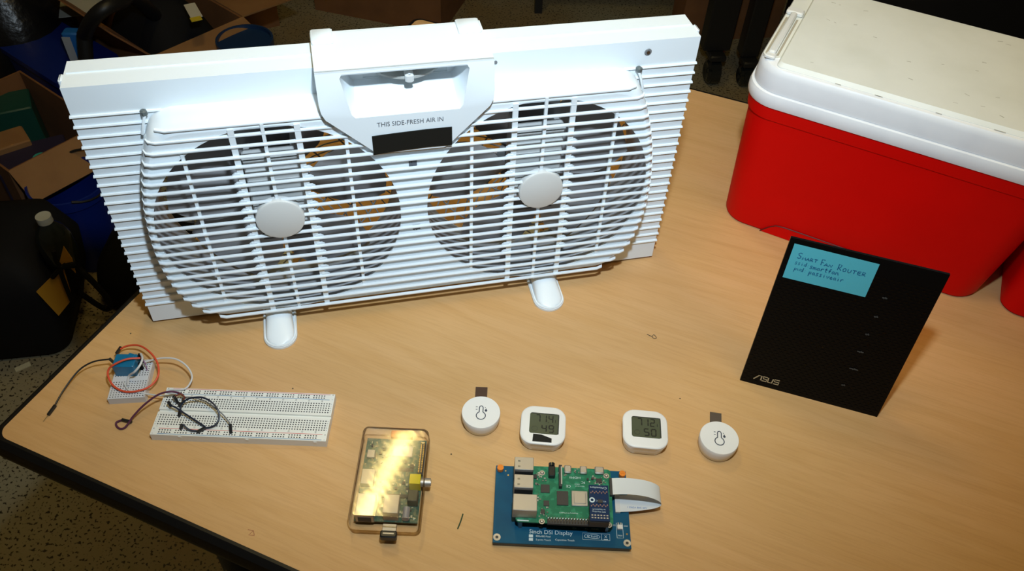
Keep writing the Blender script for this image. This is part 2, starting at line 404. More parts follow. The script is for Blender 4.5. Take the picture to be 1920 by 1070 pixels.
# raised block on the top with two latch tabs
g.box((0, .0065, BT-.002), (.153, .0655, .004)).box((0, .0395, BT-.006), (.153, .003, .012))
for s_ in (-1, 1): g.box((s_*.0755, .021, BT-.006), (.002, .040, .0115))
g.box((-.0665, .030, BT+.0015), (.019, .022, .004), bev=.001)
g.box((.064, .030, BT+.0015), (.021, .022, .004), bev=.001)
g.build('control_housing', WHITE, fan, ang=38)
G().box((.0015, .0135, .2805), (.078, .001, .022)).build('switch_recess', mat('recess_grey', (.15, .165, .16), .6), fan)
d = G().lathe([(0, .0015), (.032, .0015), (.0345, .0005), (.0345, -.0015), (0, -.0015)], (.003, .0165, .2790), 48, False).build('dial', GREYD, fan, label='grey speed dial inside the handle opening')
G().box((.003, -.0165, .2800), (.0075, .012, .0085), bev=.0015).box((.003, -.0165, .2845), (.002, .011, .0012)).build('dial_grip', CAPW, d)
g = G(); text(g, 'THIS SIDE-FRESH AIR IN', .0066, vertm(.0005, -.0333, .2435), sx=.86)
g.build('printed_text', INK, fan, label='grey printed words THIS SIDE-FRESH AIR IN', smooth=False)
g = G(); g.loft([[Vector((u, -.0332, v0)), Vector((u, -.0340, v0)), Vector((u, -.0340, v1)), Vector((u, -.0332, v1))] for u, v0, v1 in ((-.0345, .2122, .2325), (-.015, .2140, .2335), (.015, .2152, .2345), (.0375, .2148, .2345))])
g.build('tape_strip', TAPE, fan, label='black tape strip under the printed words')
for s_ in (-1, 1):
    G().box((s_*.2222, -.003, .2575), (.0052, .006, .0055), rz=.4, bev=.0012).build('corner_clip', CLIP, fan)
    G().tube([(s_*.2222, -.004, .255), (s_*.2245, -.006, .249), (s_*.228, -.006, .238)], .0013, 6).build('clip_hook', WHITE, fan)
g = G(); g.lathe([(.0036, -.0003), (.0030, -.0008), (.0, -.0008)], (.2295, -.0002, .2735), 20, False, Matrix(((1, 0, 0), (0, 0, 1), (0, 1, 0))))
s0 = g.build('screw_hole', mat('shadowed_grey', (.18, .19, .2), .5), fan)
G().cyl((.2295, -.0012, .2735), .0017, .001, 'y', 14).build('screw_head', METALD, s0)
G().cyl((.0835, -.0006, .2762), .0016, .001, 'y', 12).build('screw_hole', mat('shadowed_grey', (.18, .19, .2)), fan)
# feet
for fx in (-.150, .1425):
    g = G(); r0 = .0172
    pl = [(fx+r0*math.cos(a), -.0432+r0*math.sin(a)) for a in [R(180+180*i/16) for i in range(17)]]+[(fx+r0, .085), (fx-r0, .085)]
    g.prism(pl, 0, 1, (), lambda u, v, a: Vector((u, v, -.0037+.0118*v+a*.0027)))
    pin = [(fx+(r0-.0015)*math.cos(a), -.0432+(r0-.0015)*math.sin(a)) for a in [R(180+180*i/16) for i in range(17)]]
    rings = []
    for i in range(12):
        t = i/11; y = -.0590+.0575*t; hw = min(.0155, math.sqrt(max(.0155**2-max(0, -.0435-y)**2, 1e-6))) * (1-.16*t); z = .0+.0165*math.sin(t*math.pi/2)
        rings.append([Vector((fx+hw*math.cos(R(q)), y, -.0008+(z+.0008)*math.sin(R(q))**.6 if 0 < q < 180 else -.0008)) for q in range(0, 181, 15)])
    g.loft(rings)
    rim = [Vector((x, y, -.0006)) for x, y in pin]; rim = [Vector((fx-r0+.0015, -.002, -.0006))]+rim+[Vector((fx+r0-.0015, -.002, -.0006))]
    g.tube(rim, .0012, 6)
    g.build('foot', WHITE, fan, ang=50)
# ------------------------------------------------------------------ coolers
def cooler(name, label, loc, rz, full=True):
    c = thing(name, label, 'cooler', loc, rz)
    def ring(x0, x1, y0, y1, r, z): return rrect((x1-x0)/2, (y1-y0)/2, r, z, 8, (x0+x1)/2, (y0+y1)/2)
    def lerp(t): return (-.0250-.0080*t, .2795+.0215*t, .0-.0125*t, .188+.0135*t, .030+.002*t)
    g = G(); rings = [ring(-.0205, .275, .004, .184, .026, 0), ring(-.024, .2785, .001, .187, .029, .002)]
    for z in (.006, .05, .10, .160):
        rings.append(ring(*lerp(z/.178), z))
    for e, z in ((.0018, .1615), (.0022, .166), (.0022, .180)):
        a = lerp(z/.178); rings.append(ring(a[0]-e, a[1]+e, a[2]-e, a[3]+e, a[4], z))
    g.loft(rings); g.build('body', RED, c)
    fy = lambda z: -.0125*z/.178                 # front wall of the tapered body
    g = G(); p = [(.052, .0005), (.060, .010), (.068, .0165), (.078, .018), (.10, .018), (.248, .018), (.256, .016), (.262, .008), (.264, .0005)]
    p = [(x-.025, z) for x, z in p]
    g.prism(p, 0, 1, (), lambda u, v, a: Vector((u, fy(v)+.0002-(.0009 if a else -.002), v)))
    g.build('grip_panel', RED, c, ang=20)
    G().tube([(u, fy(v)-.0006, v) for u, v in p], .0007, 5).build('grip_groove', mat('dark_red_groove', (.10, .0, .0), .6), c)
    a = lerp(1)
    G().loft([ring(a[0]-e, a[1]+e, a[2]-e, a[3]+e, a[4]+.003, z) for e, z in ((.000, .1775), (.0042, .1785), (.0052, .182), (.0052, .190), (.0040, .1935), (.0012, .1945))]).build('rim', RIMW, c)
    G().loft([ring(a[0]-e, a[1]+e, a[2]-e, a[3]+e, a[4]+.002, z) for e, z in ((-.001, .1942), (.0018, .1950), (.0020, .200), (.0012, .214), (.0002, .2190), (-.0015, .2214), (-.005, .2224))]).build('lid', RIMW, c)
    g = G()
    g.loft([ring(-.0125, .291, -.0078, .190, .006, z) if z < .2262 else ring(-.0105, .289, -.0040, .188, .006, z) for z in (.2205, .2228, .2266)])
    g.build('lid_panel', LIDW, c, label='cream scuffed top panel of the lid')
    G().loft([ring(-.0315, -.0125, .006, .186, .008, z) for z in (.2205, .2232)]).build('handle_channel', LIDW, c)
    h = G().box((-.0225, .058, .2262), (.0075, .098, .006), rz=0, bev=.0015)
    h.box((-.0225, .112, .2262), (.019, .012, .0055), bev=.0015).box((-.0225, .006, .2250), (.011, .009, .004), bev=.001)
    h.build('handle', mat('white_handle', (.80, .80, .77), .35), c)
    if full:
        for k, (x, y0, y1) in enumerate(((-.0285, .012, .10), (-.0165, .012, .10))): G().box((x, (y0+y1)/2, .2234), (.0022, y1-y0, .0006)).build('channel_groove', mat('tan_groove', (.45, .40, .30), .6), c)
    g = G(); random.seed(3)
    for q in range(26):
        x, y = random.uniform(.0, .28), random.uniform(.01, .18); a = random.uniform(-.5, .5); L = random.uniform(.002, .006)
        g.ribbon([(x, y, .22668), (x+L*math.cos(a), y+L*math.sin(a), .22668)], random.uniform(.0004, .0009), (0, 0, 1))
    for x in (.05, .09, .092, .15, .205, .21):
        g.ribbon([(x, -.0081, .2228), (x+.006, -.0081, .2228)], .0008, (0, -.5, 1))
    g.build('scuff_marks', mat('scuff_grey', (.40, .38, .32), .7), c)['kind'] = 'stuff'
    return c
A = Vector((.2771, .7849, T))
cl = cooler('drinks_cooler', 'large red cooler with a worn white lid, whole in view', A, R(-24.7))
# second red cooler, only its left end is in view
c2 = thing('lunch_cooler', 'red cooler cut off by the right edge of the photo, black latch strap on it', 'cooler', (.5560, .662, T), R(-23))
g = G(); rings = []
for z, e, r in ((0, .004, .018), (.003, .001, .02), (.01, 0, .022), (.12, -.001, .022)): rings.append(rrect(.13-e, .085-e, r, z, 8, .13, .085))
g.loft(rings).build('body', RED, c2)
G().loft([rrect(.131, .086, .022, z, 8, .13, .085) for z in (.12, .135)]+[rrect(.126, .081, .02, .139, 8, .13, .085)]).build('lid', RIMW, c2)
G().box((.036, -.0035, .085), (.012, .005, .055), bev=.0015).build('latch_strap', BLACK, c2)
G().box((.058, -.0012, .085), (.028, .002, .04)).build('paper_label', CARDL, c2)
# ------------------------------------------------------------------ router
ro = thing('wifi_router', 'black flat router leaning upright with a blue note stuck on it', 'router', (.3102, .52, T), -.2635)
RW, RH, RL = .1388, .1805, .1632
lean = Matrix(((1, 0, 0), (0, math.cos(RL), math.sin(RL)), (0, -math.sin(RL), math.cos(RL))))   # panel axes: x, depth, height
def RP(u, v, a): return Vector((u, v*math.sin(RL)+a*math.cos(RL), v*math.cos(RL)-a*math.sin(RL)))
bx = [(-RW/2, 0), (RW/2, 0), (RW/2, RH), (-RW/2, RH)]
G().prism(bx, 0, .003, (), RP).build('front_panel', mat('router_gloss', (.003, .003, .003), .3, spec=.12), ro, label='black glossy front panel with a woven diamond texture')
G().loft([[RP(u*k, v0+(v-RH/2)*k+RH/2, a) for u, v in bx] for k, a, v0 in ((.97, .003, 0), (.95, .010, 0), (.80, .017, 0))]).build('rear_shell', BLACK, ro)
G().loft([[Vector((x, y, z)) for x, y in ((-.035*k, .022), (.035*k, .022), (.035*k, .07*q), (-.035*k, .07*q))] for z, k, q in ((.0005, 1, 1), (.006, 1, .98), (.06, .6, .7))]).build('stand', BLACK, ro)
g = G()
random.seed(1)
for i in range(-30, 50):                   # woven diamonds
    for j in range(0, 44):
        u = -.066+j*.0064+(.0032 if i % 2 else 0)-.0; v = .004+i*.0032
        if abs(u) < RW/2-.003 and .003 < v < RH-.003:
            dx, dz = .0026, .0013
            g.add([RP(u-dx, v, -.00004), RP(u, v-dz, -.00004), RP(u+dx, v, -.00004), RP(u, v+dz, -.0005)], [(0, 1, 3), (1, 2, 3), (0, 3, 2)])
g.build('woven_texture', mat('router_weave', (.0022, .0022, .002), .45, spec=.1), ro, smooth=False)
# drawn letters as strokes (unit box 0..1)
ST = {'S': [[(.9, .9), (.5, 1), (.15, .8), (.3, .55), (.75, .4), (.8, .15), (.4, 0), (.05, .12)]], 'M': [[(0, 0), (.1, .8), (.45, .3), (.8, .85), (1, 0)]],
 'A': [[(0, 0), (.5, .9), (1, 0)], [(.2, .35), (.8, .35)]], 'R': [[(.1, 0), (.1, 1), (.7, .85), (.6, .5), (.15, .45), (.9, 0)]], 'T': [[(0, .9), (1, .9)], [(.5, .9), (.5, 0)]],
 'F': [[(.2, 0), (.15, 1), (1, 1)], [(.15, .5), (.8, .5)]], 'N': [[(0, 0), (.1, .8), (.8, .05), (.9, .85)]], 'O': [[(.5, 1), (.1, .6), (.3, .05), (.8, .2), (.85, .7), (.5, 1)]],
 'U': [[(.1, .9), (.15, .2), (.5, 0), (.85, .25), (.9, .9)]], 'E': [[(.9, .9), (.2, .85), (.1, .45), (.2, .05), (1, 0)], [(.15, .5), (.8, .5)]],
 's': [[(.8, .7), (.3, .7), (.3, .4), (.7, .3), (.6, .02), (.1, .05)]], 'i': [[(.4, .6), (.5, 0)], [(.4, .9), (.45, .95)]], 'd': [[(.7, .5), (.3, .55), (.1, .2), (.5, 0), (.8, .3), (.85, 1.1), (.85, 0)]],
 'm': [[(0, 0), (.05, .6), (.3, .55), (.45, 0)], [(.4, .4), (.7, .6), (.95, 0)]], 'a': [[(.8, .55), (.3, .6), (.1, .2), (.4, 0), (.8, .4), (.9, 0)]], 'r': [[(.2, 0), (.2, .6)], [(.2, .4), (.5, .65), (.9, .6)]],
 't': [[(.5, 1), (.45, .1), (.8, 0)], [(.1, .65), (.9, .65)]], 'f': [[(.9, 1), (.5, 1), (.4, 0)], [(.1, .5), (.8, .55)]], 'n': [[(.1, 0), (.15, .6), (.6, .6), (.9, 0)]],
 'p': [[(.15, -.5), (.2, .6), (.7, .6), (.8, .2), (.2, .05)]], 'w': [[(0, .6), (.25, 0), (.5, .45), (.75, 0), (1, .65)]], 'v': [[(.1, .6), (.45, 0), (.9, .65)]], 'e': [[(.1, .3), (.8, .4), (.5, .65), (.1, .3), (.4, 0), (.9, .1)]],
 ':': [[(.4, .5), (.5, .55)], [(.4, .08), (.5, .12)]], ' ': []}
def strokes(g, s_, u0, v0, w_, h_, wd, fn, nrm, adv=1.25, slope=0):
    u = u0
    for ch in s_:
        for pl_ in ST[ch]: g.ribbon([fn(u+x*w_, v0+y*h_+slope*(u-u0), 0) for x, y in pl_], wd, nrm)
        u += w_*adv*(.7 if ch in ' :' else 1)
nR = RP(0, 0, -1)-RP(0, 0, 0)
g = G()                                     # maker's mark in slanted bars
for pl_ in ([(-.0572, .0075), (-.0528, .0135), (-.0500, .0135), (-.0500, .0078)], [(-.0440, .0135), (-.0485, .0135), (-.0478, .0107), (-.0445, .0107), (-.0445, .0078), (-.0490, .0078)],
            [(-.0432, .0135), (-.0428, .0078), (-.0388, .0078), (-.0382, .0135)], [(-.0318, .0135), (-.0368, .0135), (-.0366, .0107), (-.0320, .0107), (-.0322, .0078), (-.0372, .0078)]):
    g.ribbon([RP(u, v, -.0007) for u, v in pl_], .0013, nR)
g.build('maker_logo', mat('logo_gold', (.40, .32, .19), .4), ro, label='small gold ASUS lettering in the lower left corner', smooth=False)
for q, (u, v) in enumerate(((.0273, .1412), (.0273, .1188), (.0268, .0968), (.0278, .0748), (.0290, .0524), (.0264, .0295))):
    g = G(); w_ = (.0022, .0018, .0018, .003, .0042, .0018)[q]
    g.ribbon([RP(u-w_, v, -.0007), RP(u+w_, v, -.0007)], .0014, nR); g.ribbon([RP(u-.0008, v-.0012, -.0007), RP(u+.0008, v+.0014, -.0007)], .0008, nR)
    g.build('status_icon', mat('icon_grey', (.05, .055, .055), .5), ro, smooth=False)
# sticky note
no = thing('sticky_note', 'light blue sticky note with pen writing on the black router', 'note', (.3102, .52, T), -.2635)
cn = [(-.0646, .1374), (.0110, .1374), (.0110, .1750), (-.0646, .1757)]
G().prism(cn, -.0008, -.0011, (), RP).build('paper', mat('blue_note_paper', (.075, .42, .50), .7), no)
g = G(); LF = lambda u, v, a: RP(u, v, -.00125)
strokes(g, 'S', -.0585, .1615, .0042, .0062, .0008, LF, nR)
strokes(g, 'MART', -.0535, .1610, .0030, .0034, .0008, LF, nR, 1.15, .04)
strokes(g, 'F', -.0370, .1600, .0032, .0062, .0008, LF, nR); strokes(g, 'AN', -.0335, .1600, .0032, .0034, .0008, LF, nR)
strokes(g, 'R', -.0215, .1592, .0040, .0066, .0008, LF, nR); strokes(g, 'OUTER', -.0170, .1588, .0036, .0040, .0008, LF, nR, 1.2, .03)
strokes(g, 'ssid:', -.0585, .1546, .0023, .0038, .0006, LF, nR, 1.2); strokes(g, 'smartfan', -.0450, .1536, .0031, .0044, .0008, LF, nR, 1.08)
strokes(g, 'pwd:', -.0575, .1482, .0026, .0040, .0006, LF, nR, 1.15); strokes(g, 'passiveair', -.0440, .1476, .0029, .0042, .0008, LF, nR, 1.1)
g.build('pen_writing', mat('blue_ink', (.005, .10, .22), .6), no, label='dark blue handwriting: SMART FAN ROUTER, ssid and pwd', smooth=False)
# ------------------------------------------------------------------ round and square sensors
SENW = mat('sensor_white', (.80, .79, .75), .42)
SENS = mat('sensor_side', (.66, .64, .60), .5)
def round_sensor(label, x, y, rz, tab, tc):
    t = thing('round_sensor', label, 'sensor', (x, y, T), rz, 'round temperature sensors')
    g = G(); g.lathe([(0, 0), (.0155, 0), (.0170, .0015), (.0185, .0080), (.0188, .0120), (.0188, .0162), (.0184, .0170), (0, .0170)], seg=56, caps=False); g.build('body', SENW, t)
    g = G(); z = .01215; n_ = (0, 0, 1); z = .01715
    a = [R(q) for q in range(115, 426, 14)]; ic = []
    for q in a: ic.append((.0044*math.cos(q), -.0042+.0044*math.sin(q), z))
    g.ribbon(ic, .0009, n_)
    g.ribbon([(-.0018, -.0003, z), (-.0018, .0052, z), (-.0012, .0066, z), (0, .0072, z), (.0012, .0066, z), (.0018, .0052, z), (.0018, -.0003, z)], .0009, n_)
    for yy in (.0058, .0028): g.ribbon([(-.0052, yy, z), (-.0036, yy, z)], .0007, n_)
    g.ribbon([(.0036, .0056, z), (.0042, .0052, z)], .0008, n_)
    g.add([(.0046, .0044, z), (.0034, .0018, z), (.0040, .0006, z), (.0054, .0006, z), (.0060, .0018, z)], [(0, 1, 2, 3, 4)])
    g.build('thermometer_icon', mat('icon_ink', (.035, .045, .07), .6), t, smooth=False)
    g = G(); (x0, x1, y1) = tab
    g.loft([[Vector((x0, yy, zz)), Vector((x1, yy, zz)), Vector((x1, yy, zz+.0004)), Vector((x0, yy, zz+.0004))] for yy, zz in ((.010, .0002), (.022, .0006), (y1, .0022))])
    g.build('pull_tab', mat(tc[0], tc[1], .35), t, label='dark plastic battery pull tab')
    return t
round_sensor('round white sensor with a brown pull tab, left of both square displays', *at(902, 772, .017).xy, .02, (-.0072, .0048, .0405), ('brown_tab', (.07, .035, .02)))
round_sensor('round white sensor with a grey pull tab, right end of the sensor row', *at(1349, 820, .017).xy, -.10, (-.0052, .0062, .0395), ('grey_tab', (.10, .075, .055)))
SEG = {'0': 'abcdef', '1': 'bc', '2': 'abged', '4': 'fgbc', '5': 'afgcd', '7': 'abc', '9': 'abcdfg'}
def digit(g, ch, x, y, w_, h_, z, wd):
    P = {'a': ((0, h_), (w_, h_)), 'b': ((w_, h_), (w_, h_/2)), 'c': ((w_, h_/2), (w_, 0)), 'd': ((0, 0), (w_, 0)), 'e': ((0, 0), (0, h_/2)), 'f': ((0, h_/2), (0, h_)), 'g': ((0, h_/2), (w_, h_/2))}
    for s_ in SEG[ch]:
        (a, b_), (c_, d_) = P[s_]; ex = .06
        g.ribbon([(x+a+(c_-a)*ex, y+b_+(d_-b_)*ex, z), (x+c_-(c_-a)*ex, y+d_-(d_-b_)*ex, z)], wd, (0, 0, 1))
def square_sensor(label, x, y, rz, top, low, tape):
    t = thing('square_thermometer', label, 'thermometer', (x, y, T), rz, 'square digital thermometers')
    g = G(); g.loft([rrect(.0205-e, .0205-e, .0115, z, 8) for e, z in ((.002, 0), (.0008, .0015), (0, .007), (-.001, .0125))]+[rrect(.0217-e, .0217-e, .0125, z, 8) for e, z in ((0, .0128), (0, .0148), (.0004, .0154), (.0012, .0158))]).build('case', SENW, t)
    s0 = G().loft([rrect(.0142, .0118, .0024, z, 5, .001, .0015) for z in (.0155, .01595)]).build('screen', mat('lcd_olive', (.085, .095, .055), .25, spec=.5), t, label='dark olive LCD screen')
    G().ribbon([(-.0120, .0126, .01598), (.0146, .0126, .01598), (.0146, -.0096, .01598)], .0012, (0, 0, 1)).build('screen_border', mat('lcd_edge', (.02, .024, .02), .5), s0, smooth=False)
    g = G(); z = .01605
    for i, ch in enumerate(top): digit(g, ch, -.0072+i*.0062, .0030, .0038, .0080, z, .0012)
    g.ribbon([(.0046, .0030, z), (.0054, .0030, z)], .0008, (0, 0, 1)); g.ribbon([(.0116, .0030, z), (.0116, .0065, z)], .0006, (0, 0, 1))
    for i, ch in enumerate(low): digit(g, ch, -.0010+i*.0068, -.0080, .0042, .0076, z, .0013)
    g.ribbon([(-.0080+.0028*math.cos(R(q)), -.0050+.0026*math.sin(R(q)), z) for q in range(0, 361, 30)], .0003, (0, 0, 1))
    g.build('digits', mat('lcd_segment', (.010, .012, .007), .5), s0, smooth=False)
    if tape:
        G().prism([(-.0094, -.0195), (.0088, -.0195), (.0088, -.0150), (-.0012, -.0115), (-.0090, -.0112)], .0160, .0163).build('tape_piece', TAPE, t, label='ragged piece of black tape below the screen')
    return t
square_sensor('square white thermometer reading 71.4 and 49, black tape below its screen', *at(1018.5, 796, .0158).xy, -.03, '714', '49', True)
square_sensor('square white thermometer reading 71.2 and 50, without tape', *at(1210, 803, .0158).xy, -.035, '712', '50', False)
# ------------------------------------------------------------------ full size breadboard
def holes_mesh(g, xs, ys, z, h=.55):
    for x in xs:
        for y in ys:
            a = h*(.5 if not isinstance(h, tuple) else 1); g.add([(x-a, y-a, z), (x+a, y-a, z), (x+a, y+a, z), (x-a, y+a, z)], [(0, 1, 2, 3)])
bb = thing('breadboard', 'long white solderless breadboard with jumper wires at its left end', 'breadboard', (-.2491, .4522, T), .027)
mm = .001
g = G(mm)
gy = 1.4
prof = [(-27.3, 0), (-27.3, 9.1), (-26.9, 9.5), (-gy, 9.5), (-gy, 7.2), (gy, 7.2), (gy, 9.5), (26.9, 9.5), (27.3, 9.1), (27.3, 0)]
g.prism(prof, -82.5, 82.5, (), lambda u, v, a: Vector((a, u, v)))
for x in (-55, 8, 72): g.box((x, -27.4, 6.5), (3.2, .5, 3.0)).box((x, -27.7, 7), (1.4, .4, 1.8))
g.build('board_body', BBW, bb)
ys0 = [-15.2+2.54*k for k in range(5)]; ys1 = [5.04+2.54*k for k in range(5)]
g = G(mm); holes_mesh(g, [-78.7+2.54*k for k in range(63)], ys0+ys1, 9.53, 1.25)
for k in range(50):
    x = -74.9+2.54*k+ (k//5)*2.54*1.0
    for y in (-24.3, -21.8, 21.8, 24.3): holes_mesh(g, [x], [y], 9.53, 1.25)
g.build('hole_grid', HOLE, bb, smooth=False)
RL_ = mat('red_line', (.62, .10, .08), .6); BL_ = mat('blue_line', (.05, .22, .42), .6)
for y, m_ in ((26.0, RL_), (20.0, BL_), (-20.0, RL_), (-26.0, BL_)):
    G(mm).ribbon([(-76, y, 9.54), (78, y, 9.54)], .55, (0, 0, 1)).build('rail_line', m_, bb, label=('red' if m_ is RL_ else 'blue')+' supply rail line', smooth=False)
g = G(mm)
for k in range(13):
    x = -78.7+2.54*(5*k-1 if k else 0)
    for y in (-17.8, 18.2):
        text(g, str(max(5*k, 1)), 2.3, flatm(x, y, 9.55, math.pi/2))
for i, ch in enumerate('abcde'): text(g, ch, 2.0, flatm(80.8, ys0[i], 9.55, 0)); text(g, ch, 2.0, flatm(-81.2, ys0[i], 9.55, 0))
for i, ch in enumerate('fghij'): text(g, ch, 2.0, flatm(80.8, ys1[i], 9.55, 0)); text(g, ch, 2.0, flatm(-81.2, ys1[i], 9.55, 0))
for y, ch in ((25.6, '+'), (20.6, '-'), (-20.6, '+'), (-25.6, '-')): text(g, ch, 3.4, flatm(80.6, y, 9.55)); text(g, ch, 3.4, flatm(-80.6, y, 9.55))
g.build('printed_numbers', mat('print_grey', (.10, .10, .10), .6), bb, smooth=False)
# ------------------------------------------------------------------ small breadboard and blue module
mb = thing('mini_breadboard', 'small white breadboard carrying the blue relay near the table edge', 'breadboard', (-.3715, .4855, T), .15)
g = G(mm)
g.loft([[Vector((x*1.0, y, 0))+Vector((0, 0, z)) for x, y in ((-17.5+e, -23.5+e), (17.5-e, -23.5+e), (17.5-e, 23.5-e), (-17.5+e, 23.5-e))] for z, e in ((0, 0), (8.2, 0), (8.6, .4))]); g.build('board_body', mat('clear_white_plastic', (.66, .67, .68), .35), mb)
g = G(mm); holes_mesh(g, [-15.2+2.54*k for k in range(13)], [-21.6+2.54*k for k in range(18) if k not in (8, 9)], 8.64, 1.05); g.build('hole_grid', HOLE, mb, smooth=False)
G(mm).box((16.9, -7, 9.4), (.8, 32, 1.4)).build('edge_ridge', mat('clear_white_plastic', (.66, .67, .68)), mb)
rl = thing('blue_relay', 'blue relay cube plugged into the small breadboard', 'relay', (*at(240, 697, .0088).xy, T+.0087), .07)
g = G(mm)
g.loft([rrect(10.4-e, 8.0-e, 1.0, z, 3, 0, 3) for z, e in ((0, 0), (14.6, 0), (15.4, .8))]); g.build('relay_body', mat('relay_blue', (.008, .17, .33), .35, noise=(60, (.012, .14, .27), .4, .7)), rl)
G(mm).box((4.5, 8.5, 8), (7, 6, 15.4), rz=-.35, bev=.6).build('relay_top', mat('relay_blue', (.008, .17, .33)), rl)
hp = thing('pin_header', 'black pin header block standing at the right side of the blue relay', 'connector', (*at(266, 690, .010).xy, T+.0087), -.05)
G(mm).box((0, 0, 5), (3, 3, 10), bev=.4).box((-2.4, 8, 7), (3, 3, 13), bev=.4, rz=.2).build('header_block', CLOTH, hp)
g = G(mm)
g.tube([(1, 1, 8), (2.5, 2, 12), (5, 1, 10), (6, -1, 3), (5.5, -1.5, .2)], .45, 5, smooth=5); g.build('lead_wires', mat('violet_lead', (.30, .12, .30), .5), hp)
# ------------------------------------------------------------------ jumper wires
def pp(*pts): return [at(x, y, z*mm) for x, y, z in pts]
def conn(g, a, b, w_=.0026):
    a, b = Vector(a), Vector(b); d = (b-a); L = d.length; z = d.normalized()
    x = z.cross(Vector((0, 0, 1))); x = x.normalized() if x.length > 1e-4 else Vector((1, 0, 0)); y = z.cross(x)
    rot = Matrix((x, y, z)).transposed(); g.box((a+b)/2, (w_, w_, L), rot=rot, bev=.0003)
def wire(label, m, pts, conns=(), pins=(), r=.00085, name='jumper_wire'):
    P = pp(*pts); o = P[0].copy()
    t = thing(name, label, 'wire', o, 0, 'jumper wires')
    sh = lambda q: [p-o for p in q]
    G().tube(sh(P), r, 8, smooth=8).build('cable', m, t)
    for c_ in conns:
        g = G(); a, b = sh(pp(*c_)); conn(g, a, b); g.build('plug', BLACK, t)
    for c_ in pins:
        a, b = sh(pp(*c_)); G().tube([a, b], .00033, 5).build('pin', GOLD, t)
    return t
WBLK = mat('wire_black', (.008, .009, .010), .4); WRED = mat('wire_orange', (.72, .085, .03), .45); WWHT = mat('wire_white', (.66, .66, .64), .45)
WPUR = mat('wire_purple', (.10, .025, .06), .45); WNAV = mat('wire_navy', (.01, .016, .035), .4); LGRY = mat('thin_line_grey', (.22, .22, .22), .5)
wire('black wire reaching left from the blue relay to a bare pin near the table edge', WBLK, [(104, 757, 2.5), (122, 727, 6), (148, 694, 12), (175, 678, 16), (206, 673, 17)], [((104, 759, 2.2), (90, 778, 1.6)), ((205, 672, 17), (215, 681, 16))], [((90, 778, 1.6), (81, 790, .5))])
wire('orange red wire looping in a circle around the small breadboard', WRED, [(226, 654, 9), (240, 648, 12), (262, 648, 16), (282, 661, 19), (295, 680, 18), (297, 702, 15), (286, 720, 12.5), (265, 731, 11.5), (236, 734, 11), (214, 724, 12), (203, 706, 18), (204, 692, 22), (216, 682, 26.5), (238, 673, 28), (263, 671, 25)], [((227, 650, 9), (218, 663, 8))], [((218, 663, 8), (214, 668, 6))], r=.0010)
wire('white wire bending down over the front of the blue relay', WWHT, [(264, 663, 27), (267, 672, 30), (262, 685, 29), (252, 697, 25), (243, 703, 18), (240, 712, 14), (240, 722, 10)], [], [], r=.0011)
wire('white wire arching from the small breadboard to the corner of the long one', WWHT, [(270, 679, 13), (284, 675, 14), (305, 671, 17), (330, 673, 19), (350, 686, 18), (360, 705, 15), (354, 722, 12), (342, 730, 11.2), (322, 730, 10.6), (313, 732, 10.4), (316, 736, 10.6), (330, 737, 11)], [], [], r=.0009)
wire('white wire running low between the two breadboards', WWHT, [(232, 717, 10), (240, 730, 10), (252, 733, 9.8), (275, 738, 9), (298, 741, 11), (316, 741, 11), (330, 739, 12)], [], [], r=.0008)
wire('purple wire curling off the front left of the long breadboard', WPUR, [(344, 741, 13), (334, 736, 20), (318, 734, 24), (296, 740, 22), (270, 759, 15), (250, 780, 8), (241, 793, 4), (233, 802, 1.6), (224, 803, 1.2), (218, 797, 1.2), (219, 791, 1.6), (229, 787, 2)], [((228, 786.5, 2), (247, 791, 1.8))], [], r=.0010)
wire('black wire arched in a wide ring over the long breadboard', WNAV, [(337, 770, 14), (342, 756, 18), (352, 748, 21), (364, 745, 23), (380, 745, 24), (396, 753, 23), (408, 767, 20), (411, 782, 16), (405, 795, 13), (396, 800, 12), (386, 802, 11.5)], [((338, 768, 16), (336, 780, 10)), ((385, 801.5, 11.5), (369, 810, 11))], [], r=.0009)
wire('dark blue wire running straight across the ring wire', WNAV, [(321, 760, 17), (330, 764, 17), (345, 774, 15), (365, 787, 13.5), (382, 798, 12.5), (385, 802, 12)], [((315, 752, 20), (321, 762, 15))], [], r=.0009)
wire('short dark blue wire at the front rail of the long breadboard', WNAV, [(343, 795, 15), (350, 802, 13), (358, 806.5, 11.5), (369, 807.5, 11)], [((341, 795, 15), (339, 804, 9.8))], [], r=.0009)
wire('thin grey line ending in a black plug on the front rail', LGRY, [(346, 744, 12), (362, 745, 14), (385, 752, 16), (405, 766, 17), (420, 779, 17), (431, 793, 16)], [((432, 794, 16), (433, 812, 10))], [], r=.0006)  # grey line drawn as a thin arched tube with one plug
wire('pair of black plugs with brown leads in the upper left of the long breadboard', mat('wire_brown', (.16, .03, .015), .45), [(328, 742, 20), (338, 739, 19), (346, 744, 17), (343, 750, 15)], [((326, 742, 20), (333, 755, 10.2)), ((343, 748, 16), (345, 753, 10)), ((338, 755, 14), (337, 762, 10))], [], r=.0008)
